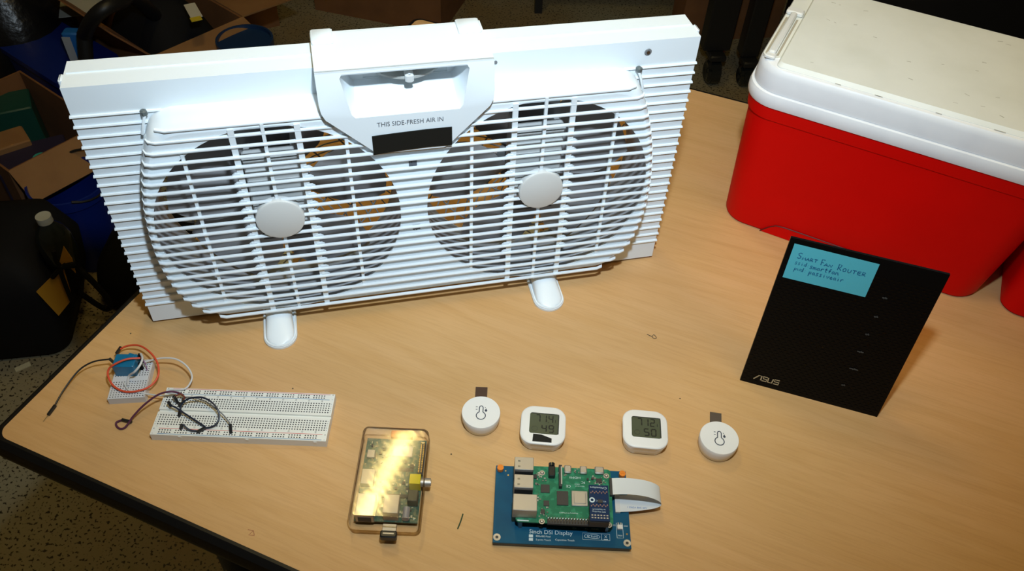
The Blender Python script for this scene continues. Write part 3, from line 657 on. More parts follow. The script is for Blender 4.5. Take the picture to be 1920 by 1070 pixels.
# ------------------------------------------------------------------ boxed computer board
cs = thing('cased_computer_board', 'small circuit board in a clear rounded case, yellow jack inside', 'circuit board', (-.0988, .3895, T), .02)
def rr2(hx, hy, r, z, y0=0): return rrect(hx, hy, r, z, 6, 0, y0)
clear = bpy.data.materials.new('clear_case'); clear.use_nodes = True; nt = clear.node_tree; nt.nodes.clear()
out = nt.nodes.new('ShaderNodeOutputMaterial'); mix = nt.nodes.new('ShaderNodeMixShader'); tr = nt.nodes.new('ShaderNodeBsdfTransparent'); gl = nt.nodes.new('ShaderNodeBsdfGlossy')
tr.inputs[0].default_value = (.975, .96, .95, 1); gl.inputs['Roughness'].default_value = .085
fr = nt.nodes.new('ShaderNodeFresnel'); fr.inputs[0].default_value = 1.55
wv = nt.nodes.new('ShaderNodeTexWave'); wv.inputs['Scale'].default_value = 62; wv.inputs['Distortion'].default_value = 2.5; wv.inputs['Detail'].default_value = 2; wv.bands_direction = 'DIAGONAL'
bp = nt.nodes.new('ShaderNodeBump'); bp.inputs['Strength'].default_value = .35; bp.inputs['Distance'].default_value = .00004
tc = nt.nodes.new('ShaderNodeTexCoord'); nt.links.new(tc.outputs['Object'], wv.inputs[0]); nt.links.new(wv.outputs['Fac'], bp.inputs['Height']); nt.links.new(bp.outputs[0], gl.inputs['Normal'])
nt.links.new(fr.outputs[0], mix.inputs[0]); nt.links.new(tr.outputs[0], mix.inputs[1]); nt.links.new(gl.outputs[0], mix.inputs[2]); nt.links.new(mix.outputs[0], out.inputs[0])
H_ = 27
wall = clear.copy(); wall.name = 'clear_case_wall'
for n_ in wall.node_tree.nodes:
    if n_.type == 'FRESNEL': n_.inputs[0].default_value = 1.07
    if n_.type == 'BSDF_TRANSPARENT': n_.inputs[0].default_value = (.992, .985, .985, 1)
g = G(mm); g.loft([rr2(31.5-e, 48.5-e, 6-min(e, 3), z) for z, e in ((0.0, 2.0), (1.4, .3), (13, 0), (13.0, .5), (13.8, .5), (13.8, 0), (H_-3.2, .8), (H_-.8, 2.0))], caps=False); g.build('case_wall', wall, cs)
g = G(mm); g.loft([rr2(31.5-e, 48.5-e, 6-min(e, 3), z) for z, e in ((H_-.8, 2.0), (H_-.2, 3.0), (H_, 4.2))], caps=False)
g.add(rr2(27.3, 44.3, 3, H_), [tuple(range(28))]); g.build('case_lid', clear, cs, label='clear wavy glossy lid of the case')
G(mm).box((0, 3.2, 6.9), (56, 85, 1.5)).build('circuit_board', PCBD, cs)
g = G(mm)
random.seed(5)
for q in range(120):
    x, y = random.uniform(-26, 26), random.uniform(-36, 43)
    g.box((x, y, 8.0), (random.choice((.8, 1.2, 1.6)), random.choice((.8, 1.4, 2.2)), .8))
g.build('solder_parts', mat('part_tan', (.42, .38, .24), .4), cs, smooth=False)['kind'] = 'stuff'
g = G(mm)
for q in range(24): g.box((random.uniform(-24, 20), random.uniform(-30, 38), 8.1), (random.choice((1.5, 2.5, 4)), random.choice((1.5, 2.5, 3)), 1))
g.build('small_chips', CHIP, cs, smooth=False)['kind'] = 'stuff'
G(mm).box((-3, 8, 8.4), (12, 12, 1.4)).build('processor_chip', CHIP, cs)
G(mm).box((-18, -30, 14), (16, 21, 13.2), bev=.4).build('network_port', METAL, cs)
G(mm).box((-18, -40.6, 12.5), (11.5, .6, 7)).build('port_opening', DARK, cs)
G(mm).box((4.5, -29.5, 15), (13.4, 17.5, 15), bev=.4).build('usb_port', METAL, cs)
G(mm).box((7, 32, 8.6), (18, 11, 2.2)).build('card_slot', METAL, cs)
G(mm).box((-22, 27, 10), (7, 8, 3), bev=.3).build('power_port', METAL, cs)
G(mm).box((-21, 1, 11.5), (11.5, 15, 6.5), bev=.3).build('video_port', METAL, cs)
G(mm).box((22.5, -2.5, 13.5), (10, 10, 13), bev=.4).build('yellow_jack', mat('yellow_jack', (.62, .50, .01), .4), cs, label='bright yellow jack block')
G(mm).cyl((31.5, -2.5, 14), 4.1, 9.5, 'x', 24).cyl((36, -2.5, 14), 3.1, 1.5, 'x', 20).build('jack_barrel', METAL, cs)
g = G(mm); g.box((25.4, 24, 9), (5, 33, 2.5)); g.build('pin_header', CHIP, cs)
g = G(mm); holes_mesh(g, [24.1, 26.6], [9.3+2.54*k for k in range(13)], 13.2, 1.0)
for k in range(13):
    for x in (24.1, 26.6): g.box((x, 9.3+2.54*k, 11.5), (.6, .6, 5))
g.build('header_pins', GOLD, cs, smooth=False)
G(mm).box((22, -18, 12.5), (9, 11, 11), bev=.5).build('audio_jack', mat('dark_olive_jack', (.03, .035, .03), .4), cs)
G(mm).cyl((17.5, -33, 12), 3.2, 11, 'y', 18).build('capacitor', mat('grey_can', (.3, .3, .32), .4, .3), cs)
G(mm).box((6, 13, 8.5), (26, 3, 1.6)).build('dark_connector', CHIP, cs); G(mm).box((6, -14.5, 8.6), (24, 3.2, 1.8)).build('dark_connector', CHIP, cs)
ud = thing('usb_stick', 'short black USB stick plugged into the front of the clear case', 'usb stick', (*at(730, 993, .013).xy, T), .02)
G(mm).box((0, 1.2, 12.8), (12, 7, 4.6), bev=.3).build('metal_shell', METAL, ud)
g = G(mm); g.box((0, -5.2, 12.8), (14.4, 6.5, 7.2), bev=1); g.build('stick_body', BLACK, ud)
G(mm).box((0, -5, 16.5), (9.5, 1.3, .3)).build('metal_slot', METAL, ud)
og = thing('orange_card', 'orange memory card edge sticking out behind the clear case', 'card', (-.0957, .4412, T+.003), .02)
G(mm).box((0, 0, 5), (21, 7.5, 1.2), bev=.3).box((0, -2.2, 1), (20, 2, 8)).build('card_body', ORANGE, og)
# ------------------------------------------------------------------ display board with computer board on top
db = thing('display_board', 'blue display circuit board lying face down in front of the thermometers', 'circuit board', (.0570, .3764, T), .0174)
BW, BH = 121.1, 76.5
g = G(mm); g.box((0, 0, 7.2), (BW, BH, 1.6)); g.build('blue_board', PCBB, db)
G(mm).box((0, .5, 3.3), (BW-.6, BH-1, 6.0), bev=.4).build('glass_panel', mat('display_glass', (.010, .010, .009), .25), db)
for x, y in ((-57, -33.2), (57.2, -33.2)):
    g = G(mm); g.lathe([(2.0, 8.0), (3.3, 8.0), (3.3, 8.15), (2.0, 8.15), (1.3, 8.10), (0, 8.05)], (x, y, 0), 24, False); g.build('mounting_ring', METAL, db)
    G(mm).cyl((x, y, 8.2), 1.35, .12, seg=16).build('ring_hole', DARK, db)
for x, y in ((-56.5, 33.5), (56.5, 33.2)):
    G(mm).cyl((x, y, 8.6), 3.0, 1.2, seg=6).build('steel_washer', METAL, db)
    G(mm).cyl((x, y, 11.0), 3.0, 4.0, seg=20).box((x, y, 13.1), (3.0, .6, .4)).build('orange_screw', ORANGE, db, label='orange plastic screw')
g = G(mm); zt = 8.06
text(g, '5inch DSI Display', 5.4, flatm(-29, -26.6, zt), 'LEFT'); text(g, '800x480 Pixel', 2.3, flatm(-23, -30.6, zt), 'LEFT'); text(g, '5-point Touch', 2.3, flatm(-23, -33.9, zt), 'LEFT'); text(g, 'Capacitive Touch', 2.4, flatm(-6, -33.2, zt), 'LEFT')
for y in (-30.6, -33.9): g.box((-27.2, y, zt), (3.6, 2.6, .05))
text(g, 'CE', 4.2, flatm(19.5, -28.6, zt), 'LEFT', sx=.9)
g.ribbon([(29+5*math.cos(R(q))-.5, -28.6+1.9*math.sin(R(q)), zt) for q in range(0, 361, 20)], .35, (0, 0, 1)); text(g, 'RoHS', 2.6, flatm(28.6, -28.6, zt))
g.ribbon([(35, -31.6, zt), (35, -25.6, zt), (42.2, -25.6, zt), (42.2, -31.6, zt), (35, -31.6, zt)], .35, (0, 0, 1)); text(g, 'X', 3.6, flatm(38.6, -28.3, zt)); g.ribbon([(36.8, -30.7, zt), (40.4, -30.7, zt)], .6, (0, 0, 1))
g.ribbon([(18.2, -31.6, zt), (18.2, -25.6, zt), (35, -25.6, zt)], .2, (0, 0, 1)); g.ribbon([(18.2, -31.6, zt), (35, -31.6, zt)], .2, (0, 0, 1))
g.ribbon([(48.6, -28.8, zt), (48.6, -14.6, zt), (54.2, -14.6, zt), (54.2, -28.8, zt), (48.6, -28.8, zt)], .3, (0, 0, 1)); text(g, 'FAN', 2.0, flatm(51.4, -26.6, zt)); text(g, 'VCC', 1.7, flatm(46.5, -16.8, zt)); text(g, 'GND', 1.7, flatm(57.0, -17.2, zt))
for x, b_ in ((-19.5, 'GND'), (11.2, 'SDA'), (22, 'SCL'), (29.4, 'POWER'), (39, '5V')): text(g, b_, 1.9, flatm(x, -21.6, zt))
g.build('white_print', SILK, db, label='white printed words 5inch DSI Display and approval marks', smooth=False)
G(mm).box((51.4, -19.3, 9.4), (4.6, 4.2, 2.8), bev=.2).build('fan_socket', mat('socket_white', (.66, .64, .60), .5), db)
for x in (50.2, 52.6): G(mm).box((x, -17, 9.2), (.8, 4.6, .6)).build('socket_pin', METAL, db)
G(mm).box((50.5, 3.5, 9.3), (4.4, 17, 2.4)).build('ribbon_socket', mat('socket_white', (.66, .64, .60)), db)
for x, y, r_ in ((-49, 28.5, .9), (57.5, -24.8, .9), (-51.5, 33, .7)): G(mm).cyl((x, y, 8.08), r_, .1, seg=12).build('solder_pad', GOLD, db)
for x, y in ((-38.5, -21.6), (37.8, -21.6), (-38.5, 26), (37.8, 26)): G(mm).cyl((x+1.5, y, 14.2), 2.4, 12.4, seg=6).build('standoff', METALD, db)
# computer board
pc = thing('computer_board', 'green single board computer mounted on the blue display board', 'circuit board', (.0570, .3764, T), .0174)
zb = 21.6
g = G(mm)
g.prism([(p.x+1.2, p.y+3.2) for p in rrect(42.8, 28, 3, 0, 4)], zb-1.4, zb)
g.build('green_board', PCBG, pc)
def top(x0, x1, y0, y1, z0, z1, nm, m_, bev=.3, lab=None, par=None):
    return G(mm).box(((x0+x1)/2, (y0+y1)/2, (z0+z1)/2), (x1-x0, y1-y0, z1-z0), bev=bev).build(nm, m_, par or pc, lab)
for y0, y1 in ((17.6, 30.4), (-.4, 12.6)):
    u_ = top(-44.2, -27.2, y0, y1, zb, zb+15.6, 'usb_port', METAL)
    for dy in (3.2, 8.6):
        G(mm).box((-40.2, y0+dy, zb+15.7), (2.2, 1.5, .25)).build('spring_tab', METALD, u_)
    top(-43.6, -27.6, y0-1.2, y0+.2, zb+.5, zb+14, 'port_side', DARK, .1, None, u_)
top(-44.6, -23.6, -21.0, -5.2, zb, zb+13.4, 'network_port', METAL, .4)
top(-13.0, -7.0, 19.0, 29.0, zb, zb+5.6, 'audio_jack', BLACK, .5)
G(mm).cyl((-10, 31, zb+3.0), 2.9, 3.4, 'y', 20).build('jack_barrel', mat('glossy_black', (.02, .02, .02), .12), pc)
for x, w_ in ((4.7, 6.4), (19.0, 6.4)): top(x-w_/2, x+w_/2, 24.4, 32.0, zb, zb+3.3, 'video_port', METAL, .8)
top(29.4, 37.8, 25.0, 32.2, zb, zb+3.3, 'power_port', METAL, .9)
cc = top(-3.6, -.8, 9.0, 31.0, zb, zb+4.8, 'camera_socket', CHIP, .2)
G(mm).box((-1.3, 20, zb+5.0), (1.0, 18, .5)).build('socket_latch', mat('latch_tan', (.48, .44, .36), .5), cc)
top(-19.8, -11.8, 4.2, 12.2, zb, zb+1.0, 'square_chip', CHIP, .1); top(-17.2, -12.2, -8.8, -3.6, zb, zb+.9, 'square_chip', CHIP, .1)
top(-5.4, 4.8, -7.4, 6.4, zb, zb+1.2, 'memory_chip', CHIP, .1)
cp = top(7.6, 22.2, -7.6, 7.2, zb, zb+1.6, 'processor_chip', METAL, .5, 'silver processor cover')
top(9.6, 20.2, -5.6, 5.2, zb+1.6, zb+2.2, 'raised_lid', METAL, .4, None, cp)
top(-14.0, 37.6, -26.6, -21.6, zb, zb+2.5, 'pin_header', CHIP, .1)
g = G(mm)
for k in range(14):
    for y in (-25.4, -22.8): g.box((-12.6+2.54*k, y, zb+4.6), (.64, .64, 5.2))
g.build('header_pins', mat('header_pin_dark', (.25, .22, .17), .35, .8), pc, smooth=False)
top(21.4, 38.6, -27.8, -21.2, zb+2.6, zb+11.0, 'header_socket', BLACK, .2)
for x, y in ((-18.7, -23.6), (40.0, -24.0), (-18.6, 24.4), (40.0, 24.4)):
    G(mm).lathe([(0, zb+.02), (2.6, zb+.02), (2.6, zb+.2), (0, zb+.25)], (x, y, 0), 18, False).build('steel_pad', METAL, pc)
    G(mm).lathe([(0, zb+1.5), (1.1, zb+1.3), (1.8, zb+.3), (1.8, zb)], (x, y, 0), 16, False).build('steel_screw', METAL, pc)
g = G(mm); zs = zb+.06; pi = math.pi
text(g, 'HDMI', 2.9, flatm(11.4, 21.2, zs, pi), sx=1.4); text(g, 'CE', 3.6, flatm(5.2, 12.2, zs, pi)); text(g, 'FC', 3.2, flatm(18.6, 16.6, zs, pi))
text(g, 'Raspberry Pi 4 Model B', 1.7, flatm(5, -14.4, zs, pi)); text(g, 'Made in the UK', 1.3, flatm(15.5, 12.6, zs, pi)); text(g, 'DISPLAY', 1.3, flatm(13.0, 14.6, zs, pi))
for x in range(14): g.box((-12.6+2.54*x, -19.9, zs), (1.5, 1.1, .05))
g.ribbon([(-40, -23.4, zs), (-30, -23.6, zs)], 1.0, (0, 0, 1))
g.build('white_print', SILK, pc, label='white printed markings on the green board', smooth=False)
g = G(mm); random.seed(12)
for x0, x1, y0, y1, n_ in ((-24, -15, 12, 24, 12), (-24, -10, -20, -10, 12), (24, 40, 10, 23, 22), (-4, 6, 22, 30, 6), (11, 15, 24, 30, 5), (-24, -20, -6, 4, 4), (38.5, 42, -18, 8, 7)):
    for q in range(n_): g.box((random.uniform(x0, x1), random.uniform(y0, y1), zb+.5), (random.choice((.8, 1.3, 2)), random.choice((.8, 1.2, 1.8)), 1))
g.build('small_parts', mat('part_mixed', (.20, .19, .15), .4, noise=(180, (.5, .48, .40), .5, .55)), pc, smooth=False)['kind'] = 'stuff'
for x, y, w_, h_ in ((27, 20.4, 2.2, 2.2), (33, 18.5, 5.2, 4.2), (-25, 20, 3.5, 4), (22.8, 19.6, 1.8, 1.8), (-17.8, -14.6, 3.5, 4)):
    top(x-w_/2, x+w_/2, y-h_/2, y+h_/2, zb, zb+1.6, 'power_coil', CHIP, .15)
# add-on clock board
ad = thing('addon_board', 'small navy add-on board standing on the header of the green board', 'circuit board', (.0570, .3764, T), .0174)
za = zb+12.6
G(mm).box((30.6, -10, za-.7), (17.2, 34.5, 1.4)).build('navy_board', NAVY, ad)
g = G(mm); zs = za+.06
text(g, 'Waveshare', 2.6, flatm(29.2, 4.8, zs, pi), sx=1.05); text(g, 'C', 3.4, flatm(36.6, 4.6, zs, pi)); text(g, 'RTC', 1.9, flatm(29.6, -8.0, zs, pi)); text(g, 'SCL', 1.7, flatm(35.2, -8.6, zs, pi)); text(g, 'for Raspberry Pi', 1.7, flatm(30, -16.4, zs, pi)); text(g, 'RTC WatchDog', 1.7, flatm(30, -18.6, zs, pi))
g.build('white_print', SILK, ad, smooth=False, label='white printed words on the navy board')
g = G(mm); g.lathe([(1.3, za), (2.5, za), (2.5, za+.2), (1.3, za+.2)], (24.4, -7.6, 0), 20, False); g.build('hole_ring', SILK, ad)
g = G(mm); random.seed(2)
for row, y in enumerate((-.2, -13.0)):
    for k in range(10): g.box((23.6+k*1.55+(1.2 if k > 4 else 0)*0, y+(.7 if k % 2 else -.5), za+.3), (.9, 1.3, .6))
g.build('resistor_row', mat('resistor', (.30, .16, .12), .4), ad, smooth=False)
g = G(mm)
for k in range(6):
    for y in (-22.2, -24.6): g.box((24.0+2.6*k, y, za+.25), (1.5, 1.1, .5))
g.build('solder_joints', METAL, ad, smooth=False)
top(29.2, 33.4, -10.6, -7.4, za, za+1.2, 'clock_chip', CHIP, .1, None, ad)
# flat cable
fc = thing('flat_cable', 'white flat ribbon cable looping from the green board back to the blue board', 'cable', (.0570, .3764, T), .0174)
g = G(mm)
path = spline([Vector(p) for p in ((42.4, 12, 24.6), (50, 12.4, 25.4), (60, 12.6, 25.6), (72, 12.2, 24.6), (82, 11.4, 21.8), (88.4, 10.6, 17.2), (89.0, 9.8, 13.0), (84, 8.6, 10.2), (74, 7, 8.9), (62, 5, 9.0), (52.5, 3.6, 10.0))], 6)
rings = []
for i, p in enumerate(path):
    t = i/(len(path)-1); hw = 8.2
    rings.append([p+Vector((0, hw, -.15)), p+Vector((0, hw, .15)), p+Vector((0, -hw, .15)), p+Vector((0, -hw, -.15))])
g.loft(rings); g.build('cable_strip', mat('ribbon_white', (.68, .70, .69), .28, spec=.6), fc, ang=40)
top(42.0, 45.2, 3.4, 20.6, zb, zb+3.4, 'display_socket', CHIP, .2)
g = G(mm); text(g, 'AWM 20624 80C 60V VW-1', 2.4, flatm(69, .8, 9.35), sx=1.1); g.build('blue_print', mat('cable_print', (.10, .22, .5), .6), fc, smooth=False)
# ------------------------------------------------------------------ crumbs on the table
def crumb(label, pts, m_, r=.0006, z=.8):
    P = pp(*[(x, y, z) for x, y in pts]); o = P[0].copy()
    t = G().tube([p-o for p in P], r, 5, smooth=4).build('table_scrap', m_, label=label); t.location = o; t['category'] = 'scrap'; return t
crumb('dark green snip of wire between the clear case and blue board', [(868, 963), (864, 976), (858, 991)], mat('green_snip', (.03, .07, .03), .5), .0006)
crumb('tiny dark curl of lint in the middle of the table', [(1213, 626), (1222, 630), (1226, 627), (1231, 633), (1226, 634), (1222, 630)], mat('lint', (.10, .08, .05), .8), .0003)
for (x, y), lb in (((245, 625), 'dark speck near the left table edge above the blue relay'), ((549, 728), 'dark speck above the right end of the long breadboard'), ((1275, 747), 'dark speck between the two right hand sensors'), ((846, 851), 'dark speck left of the taped thermometer')):
    s_ = G(mm).cyl((0, 0, .25), .8, .5, seg=8, r2=.5).build('table_speck', mat('speck', (.06, .05, .03), .8), label=lb); s_.location = at(x, y, 0); s_['category'] = 'speck'; s_['group'] = 'specks on the table'
mk = thing('pen_mark', 'faint brown pen mark near the front table edge', 'mark', at(470, 997, 0), 0)
g = G(mm); g.ribbon([(-3, 2, .1), (2, 1.4, .1), (4, -3, .1)], .6, (0, 0, 1)); g.ribbon([(2, 1.4, .1), (-1, -3, .1), (4, -3, .1)], .6, (0, 0, 1)); g.build('brown_ink', mat('brown_ink', (.35, .13, .06), .8), mk, smooth=False)
# ------------------------------------------------------------------ things on the floor
def atf(px, py, h=0.0): return at(px, py, h-T)
def ray_plane(px, py, p0, nrm):
    d = cF + cR*((px-960)/FPX) - cU*((py-535)/FPX); nrm = Vector(nrm)
    return cC + d*((Vector(p0)-cC).dot(nrm)/d.dot(nrm))
def carton(label, o, ang, L, D, h, flaps, m_=None, group='cardboard boxes on the floor'):
    """box with walls; near side along x, depth along y; flaps: side -> (length, outward droop degrees)"""
    m_ = m_ or CARD; t = thing('cardboard_box', label, 'box', (o[0], o[1], 0), ang, group); w_ = .005
    G().box((L/2, w_/2, h/2), (L, w_, h)).box((L/2, D-w_/2, h/2), (L, w_, h)).box((w_/2, D/2, h/2), (w_, D-2*w_, h)).box((L-w_/2, D/2, h/2), (w_, D-2*w_, h)).box((L/2, D/2, .003), (L-.01, D-.01, .005)).build('box_body', m_, t)
    for sd, (fl_, dr) in flaps.items():
        a = R(dr); c_, s_ = math.cos(a)*fl_, -math.sin(a)*fl_
        hz = {'near': ((0, 0), (L, 0), (0, -1)), 'far': ((0, D), (L, D), (0, 1)), 'left': ((0, 0), (0, D), (-1, 0)), 'right': ((L, 0), (L, D), (1, 0))}[sd]
        (x0, y0), (x1, y1), (dx, dy) = hz
        q = [Vector((x0, y0, h)), Vector((x1, y1, h)), Vector((x1+dx*c_, y1+dy*c_, h+s_)), Vector((x0+dx*c_, y0+dy*c_, h+s_))]
        up = Vector((dx*math.sin(a), dy*math.sin(a), math.cos(a)))*.004
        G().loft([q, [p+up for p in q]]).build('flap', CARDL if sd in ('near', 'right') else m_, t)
    return t
def blob(name, label, cat, c, d, m_, amp=.12, seed=0, seg=28, group=None, rz=0):
    rnd = random.Random(seed); ph = [rnd.uniform(0, 6.28) for _ in range(8)]
    g = G(); rings = []
    for i in range(12):
        t = i/11; z = d[2]*t; k = (1-max(0, (t-.35)/.65)**2.2*.75) if t > .35 else .88+.12*t/.35
        if i == 11: k *= .55
        r = []
        for j in range(seg):
            a = j*2*math.pi/seg; q = 1+amp*(math.sin(2*a+ph[0]+3*t)*.5+math.sin(3*a+ph[1]-2*t)*.35+math.sin(5*a+ph[2]+5*t)*.2)
            ca, sa = math.cos(a), math.sin(a); e = (abs(ca)**3+abs(sa)**3)**(-1/3)
            r.append(Vector((ca*e*q*k*d[0]/2, sa*e*q*k*d[1]/2, z)))
        rings.append(r)
    t_ = thing(name, label, cat, (c[0], c[1], c[2] if len(c) > 2 else 0), rz, group)
    g.loft(rings).build('outer_skin', m_, t_, ang=70)
    return t_
# big box behind the fan, left of centre
b2 = math.atan2(.82, .57)
b1 = math.atan2(.79, .61)
carton('open cardboard box behind the fan holding a black case', (-.91, 1.76), b1, .27, .36, .30, {'near': (.07, 20), 'right': (.19, 4), 'left': (.12, -50)})
ca1 = blob('black_case', 'black padded case with a white and yellow tag inside the cardboard box', 'case', (-.97, 1.977, .008), (.25, .32, .36), CLOTH, .03, 3, rz=b1)
Mc = Matrix.Rotation(-b1, 3, 'Z')
pA = atf(362, 20, .37)
G().box(Mc@(pA-ca1.location)+Mc@Vector((0,0,0)), (.028, .075, .002), rz=.55-b1, bev=.0008).build('white_tag', mat('tag_white', (.6, .58, .5), .6), ca1)
G().box(Mc@(pA-ca1.location+Vector((.019, -.038, 0))), (.026, .018, .0022), rz=.55-b1).build('yellow_tag_end', mat('tag_yellow', (.6, .45, .02), .6), ca1)
bu = thing('blue_bucket', 'small dark blue bucket standing before the cardboard box behind the fan', 'bucket', (*atf(458, 72, .30).xy, 0), 0, 'blue buckets on the floor')
G().lathe([(.05, .0), (.066, .27), (.071, .27), (.071, .30), (.066, .30), (.05, .01)], seg=36, caps=False).build('bucket_wall', mat('navy_bucket', (.008, .03, .09), .4), bu)
G().lathe([(0, .285), (.066, .285), (.066, .29), (0, .292)], seg=30, caps=False).build('lid_disc', mat('navy_bucket', (.008, .03, .09), .4), bu)
hs_ = [atf(*q) for q in ((158, 66, .36), (172, 38, .42), (196, 16, .45), (228, 4, .44), (262, 3, .40))]
ho = thing('black_hose', 'thick black hose arching behind the left end of the fan', 'hose', hs_[0]); G().tube([p-hs_[0] for p in hs_]+[Vector((-.02, .3, -.35))+hs_[4]-hs_[0]], .017, 12, smooth=6).build('hose_tube', mat('hose_rubber', (.008, .008, .008), .5), ho)
G().tube([Vector((0, 0, 0)), Vector((-.02, -.03, -.15)), Vector((-.03, -.02, -.355))], .017, 12, smooth=4).build('hose_end', mat('hose_rubber', (.008, .008, .008), .5), ho)
pw = atf(160, 8, .31); st = carton('low cardboard box at the top left, white paper lying over it', (-1.18, 2.26), .5, .42, .36, .29, {'near': (.10, 15)})
pt = thing('paper_sheet', 'white paper sheet lying on a cardboard box at the top left', 'paper', (pw.x, pw.y, .30), .35); G().box((0, .06, .001), (.13, .20, .0012)).build('sheet', mat('grey_paper', (.40, .40, .34), .8), pt)
pk = thing('small_packet', 'small blue and white packet standing on end behind the top left fan corner', 'packet', (*atf(150, 98, .28).xy, 0), b2-.9)
G().box((0, 0, .17), (.046, .03, .34), bev=.004).build('packet_box', mat('packet_blue', (.01, .12, .42), .5), pk); G().box((-.013, -.0157, .26), (.020, .001, .14)).build('white_panel', mat('packet_white', (.35, .38, .42), .6), pk)
# left: open box with packages
b2 = math.atan2(.82, .57)
carton('open cardboard box at the left edge with small packages inside', atf(15, 322, .25), b2, .23, .34, .25, {'near': (.085, 38)})
def pkg(label, px, py, h, d, rz, m_, mark=None):
    p = atf(px, py, h); t = thing('package', label, 'package', (p.x, p.y, .008), rz, 'packages in the left cardboard box')
    G().box((0, 0, h/2), (d[0], d[1], h-.01), bev=.003).build('package_box', m_, t)
    if mark:
        g = G(); g.lathe([(.009, h-.0045), (.015, h-.0045), (.015, h-.004), (.009, h-.004)], (d[0]*.1, -d[1]*.2, 0), 20, False); g.build('teal_mark', mat('teal_print', (.03, .35, .28), .5), t)
    return t
pkg('dark purple package with a teal ring mark in the left cardboard box', 60, 290,  .21, (.15, .10), .55, mat('dark_purple_card', (.02, .015, .04), .5), True)
pkg('green package at the far left inside the left cardboard box', 2, 195,  .21, (.13, .09), .5, mat('green_card', (.006, .06, .045), .5))
pkg('brown package at the left edge beside the dark purple one', 10, 262, .225, (.09, .07), .7, CARDL)
tu = thing('blue_tub', 'blue plastic tub between the two open cardboard boxes at the left', 'tub', (-1.186, 1.834, 0), b2, 'blue buckets on the floor')
G().loft([rrect(.072+q, .135+q, .03, z, 6) for q, z in ((0, 0), (.008, .24), (.014, .24), (.014, .255))]).build('tub_wall', BLUEP, tu)
blob('bin_bag', 'shiny black bin bag behind the blue tub at the top left', 'bag', (-1.40, 1.99, 0), (.36, .34, .46), BAGB, .08, 9)
# blue bucket and black bags
b3 = thing('blue_bucket', 'blue plastic bucket on the floor left of the fan', 'bucket', (-.985, 1.375, 0), 0, 'blue buckets on the floor')
G().lathe([(.0, 0), (.062, 0), (.078, .20), (.084, .20), (.084, .225), (.079, .225), (.077, .205), (.06, .01)], seg=40, caps=False).build('bucket_wall', BLUEP, b3)
G().tube([(.084*math.cos(R(q)), .084*math.sin(R(q)), .213+.035*math.sin(R(q+20))**2) for q in range(-60, 130, 12)], .003, 6).build('bucket_handle', BLACK, b3)
blob('dark_bag', 'dark soft bag on the floor between the blue bucket and the table', 'bag', (-.80, 1.29), (.22, .24, .20), CLOTH, .1, 21)
pc0 = Vector((-.80, 1.17, 0))
tt = thing('tool_bag', 'black tool bag with a yellow side panel on the floor at the left', 'bag', (-1.165, 1.13, 0), .22)
g = G(); rings = []
for z, e in ((0, .012), (.012, 0), (.10, -.03), (.18, -.04), (.25, -.01), (.27, .05)): rings.append(rrect(.22-e, .11-min(e, .045)*(.35 if e < 0 else 1), .04, z, 6))
g.loft(rings); g.build('bag_body', CLOTH, tt, ang=60)
# side plane facing the camera
Mt = Matrix.Translation(Vector((-1.165, 1.13, 0))) @ Matrix.Rotation(.22, 4, 'Z')
def on_bag(px, py, y_loc):
    p0 = Mt @ Vector((0, y_loc, 0)); nr = (Mt.to_3x3() @ Vector((0, -1, 0))); return Mt.inverted() @ ray_plane(px, py, p0, nr)
q = [on_bag(*p_, -.1285) for p_ in ((68, 547), (108, 508), (118, 500), (136, 560), (110, 592))]
g = G(); g.loft([q, [p_+Vector((0, .002, 0)) for p_ in q]]); g.build('yellow_panel', mat('yellow_canvas', (.55, .27, .015), .7), tt, label='yellow canvas side panel')
q = [on_bag(*p_, -.1290) for p_ in ((119, 462), (109, 500), (121, 492), (142, 512), (135, 485))]
g = G(); g.loft([q, [p_+Vector((0, .002, 0)) for p_ in q]]); g.build('yellow_flap', mat('yellow_canvas', (.55, .27, .015), .7), tt)
for s_ in ([(100, 470), (112, 498), (140, 498)], [(112, 505), (125, 540), (140, 575)], [(98, 520), (118, 500), (142, 494)]):
    G().tube([on_bag(*p_, -.1315) for p_ in s_], .0045, 6, smooth=4).build('strap', CLOTH, tt)
G().tube([Vector((.255, -.04, .24)), Vector((.30, -.06, .18)), Vector((.315, -.05, .09)), Vector((.29, -.03, .05)), Vector((.25, -.02, .10))], .006, 8, smooth=5).build('strap_loop', CLOTH, tt)
bo = atf(84, 412, .335)
wb = thing('water_bottle', 'clear water bottle with a grey cap standing in the black tool bag', 'bottle', (bo.x, bo.y, .235), 0)
G().cyl((0, 0, .103), .014, .014, seg=24).build('cap', mat('cap_grey', (.42, .42, .36), .5), wb)
G().lathe([(.0, .0), (.030, .0), (.032, .01), (.032, .055), (.025, .075), (.014, .09), (.012, .096), (0, .096)], seg=28, caps=False).build('bottle_body', mat('dark_clear_plastic', (.015, .02, .02), .15), wb)
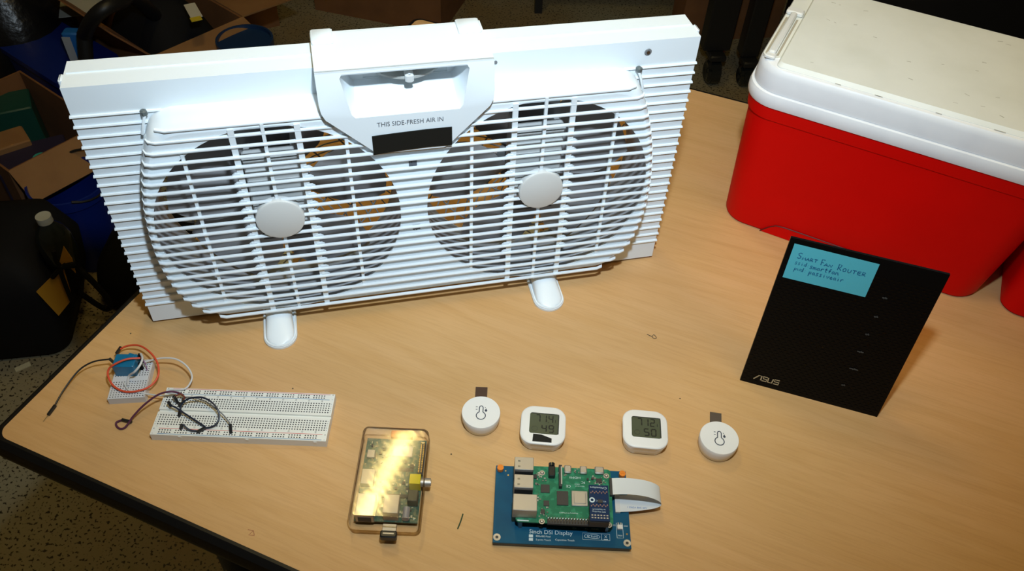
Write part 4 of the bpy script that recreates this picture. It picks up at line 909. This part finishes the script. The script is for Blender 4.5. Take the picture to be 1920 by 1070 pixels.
# far boxes and furniture
carton('plain brown cardboard box on the floor behind the middle of the fan', (-.72, 2.58), math.atan2(-.11, .44), .45, .34, .36, {}, None)
rk = thing('black_rack', 'low black metal rack on the floor behind the right half of the fan', 'rack', (.03, 2.66, 0), .10)
g = G()
for y in (0, .16, .34): g.box((.28, y, .17), (.60, .022, .022))
g.build('rack_rails', BLACK, rk)
for x in (0, .56):
    for y in (0, .34): G().box((x, y, .09), (.025, .025, .18)).build('leg', BLACK, rk)
G().box((.28, .17, .145), (.58, .36, .012)).build('shelf', mat('rack_shelf', (.008, .008, .008), .4), rk)
carton('small cardboard box on the floor behind the black caster leg', (.50, 2.52), .2, .34, .10, .16, {}, None)
def caster_leg(label, px, py, r_, wd):
    p = atf(px, py, r_); t = thing('caster_leg', label, 'leg', (p.x, p.y, 0), .15, 'black legs on casters')
    G().cyl((0, 0, r_), r_, .03, 'x', 28).lathe([(r_*.2, -.016), (r_*.7, -.022), (r_*.95, -.014)], (0, 0, r_), 24, False, Matrix(((0, 0, 1), (1, 0, 0), (0, 1, 0)))).build('wheel', mat('caster_gloss', (.01, .012, .012), .08, spec=.8), t)
    G().box((0, 0, r_*2+.012), (.05, .05, .02), bev=.004).build('fork', BLACK, t)
    G().box((0, .03, r_*2+.022+.45), (wd, .05, .90), bev=.004).build('post', BLACK, t)
caster_leg('wide black leg on a glossy caster right of the fan', 1336, 132, .040, .085)
caster_leg('black leg on a caster between the fan and the large red cooler', 1398, 140, .034, .055)
sl = atf(1352, 100, .05); s2 = atf(1374, 20, .05)
ss = thing('grey_strap', 'thin grey strap with a red stitch on the floor between the casters', 'strap', (sl.x, sl.y, 0)); G().ribbon([Vector((0, 0, .006)), Vector((s2.x-sl.x, s2.y-sl.y, .006))], .022, (0, 0, 1)).build('strap_band', mat('strap_grey', (.16, .16, .16), .6), ss)
d_ = Vector((s2.x-sl.x, s2.y-sl.y, 0)); G().box(d_*.28+Vector((0, 0, .008)), (.016, .03, .003), rz=-.3).build('red_stitch', mat('stitch_red', (.25, .01, .01), .6), ss)
blob('black_sack', 'big black sack on the floor behind the large red cooler', 'bag', (1.35, 2.35), (1.1, .55, .50), CLOTH, .06, 31)
gp = atf(1868, 46, .42); blob('plastic_film', 'crumpled grey plastic film lying on the black sack', 'film', (1.32, 1.93, 0.0), (.24, .16, .34), mat('film_grey', (.16, .17, .17), .35, bump=(30, .8, .01)), .2, 33)
fs = atf(43, 688); sc_ = G().box((0, 0, .001), (.03, .012, .002), rz=.7).build('floor_scrap', mat('cream_scrap', (.55, .5, .32), .8), label='small cream scrap on the speckled floor'); sc_.location = fs; sc_['category'] = 'scrap'
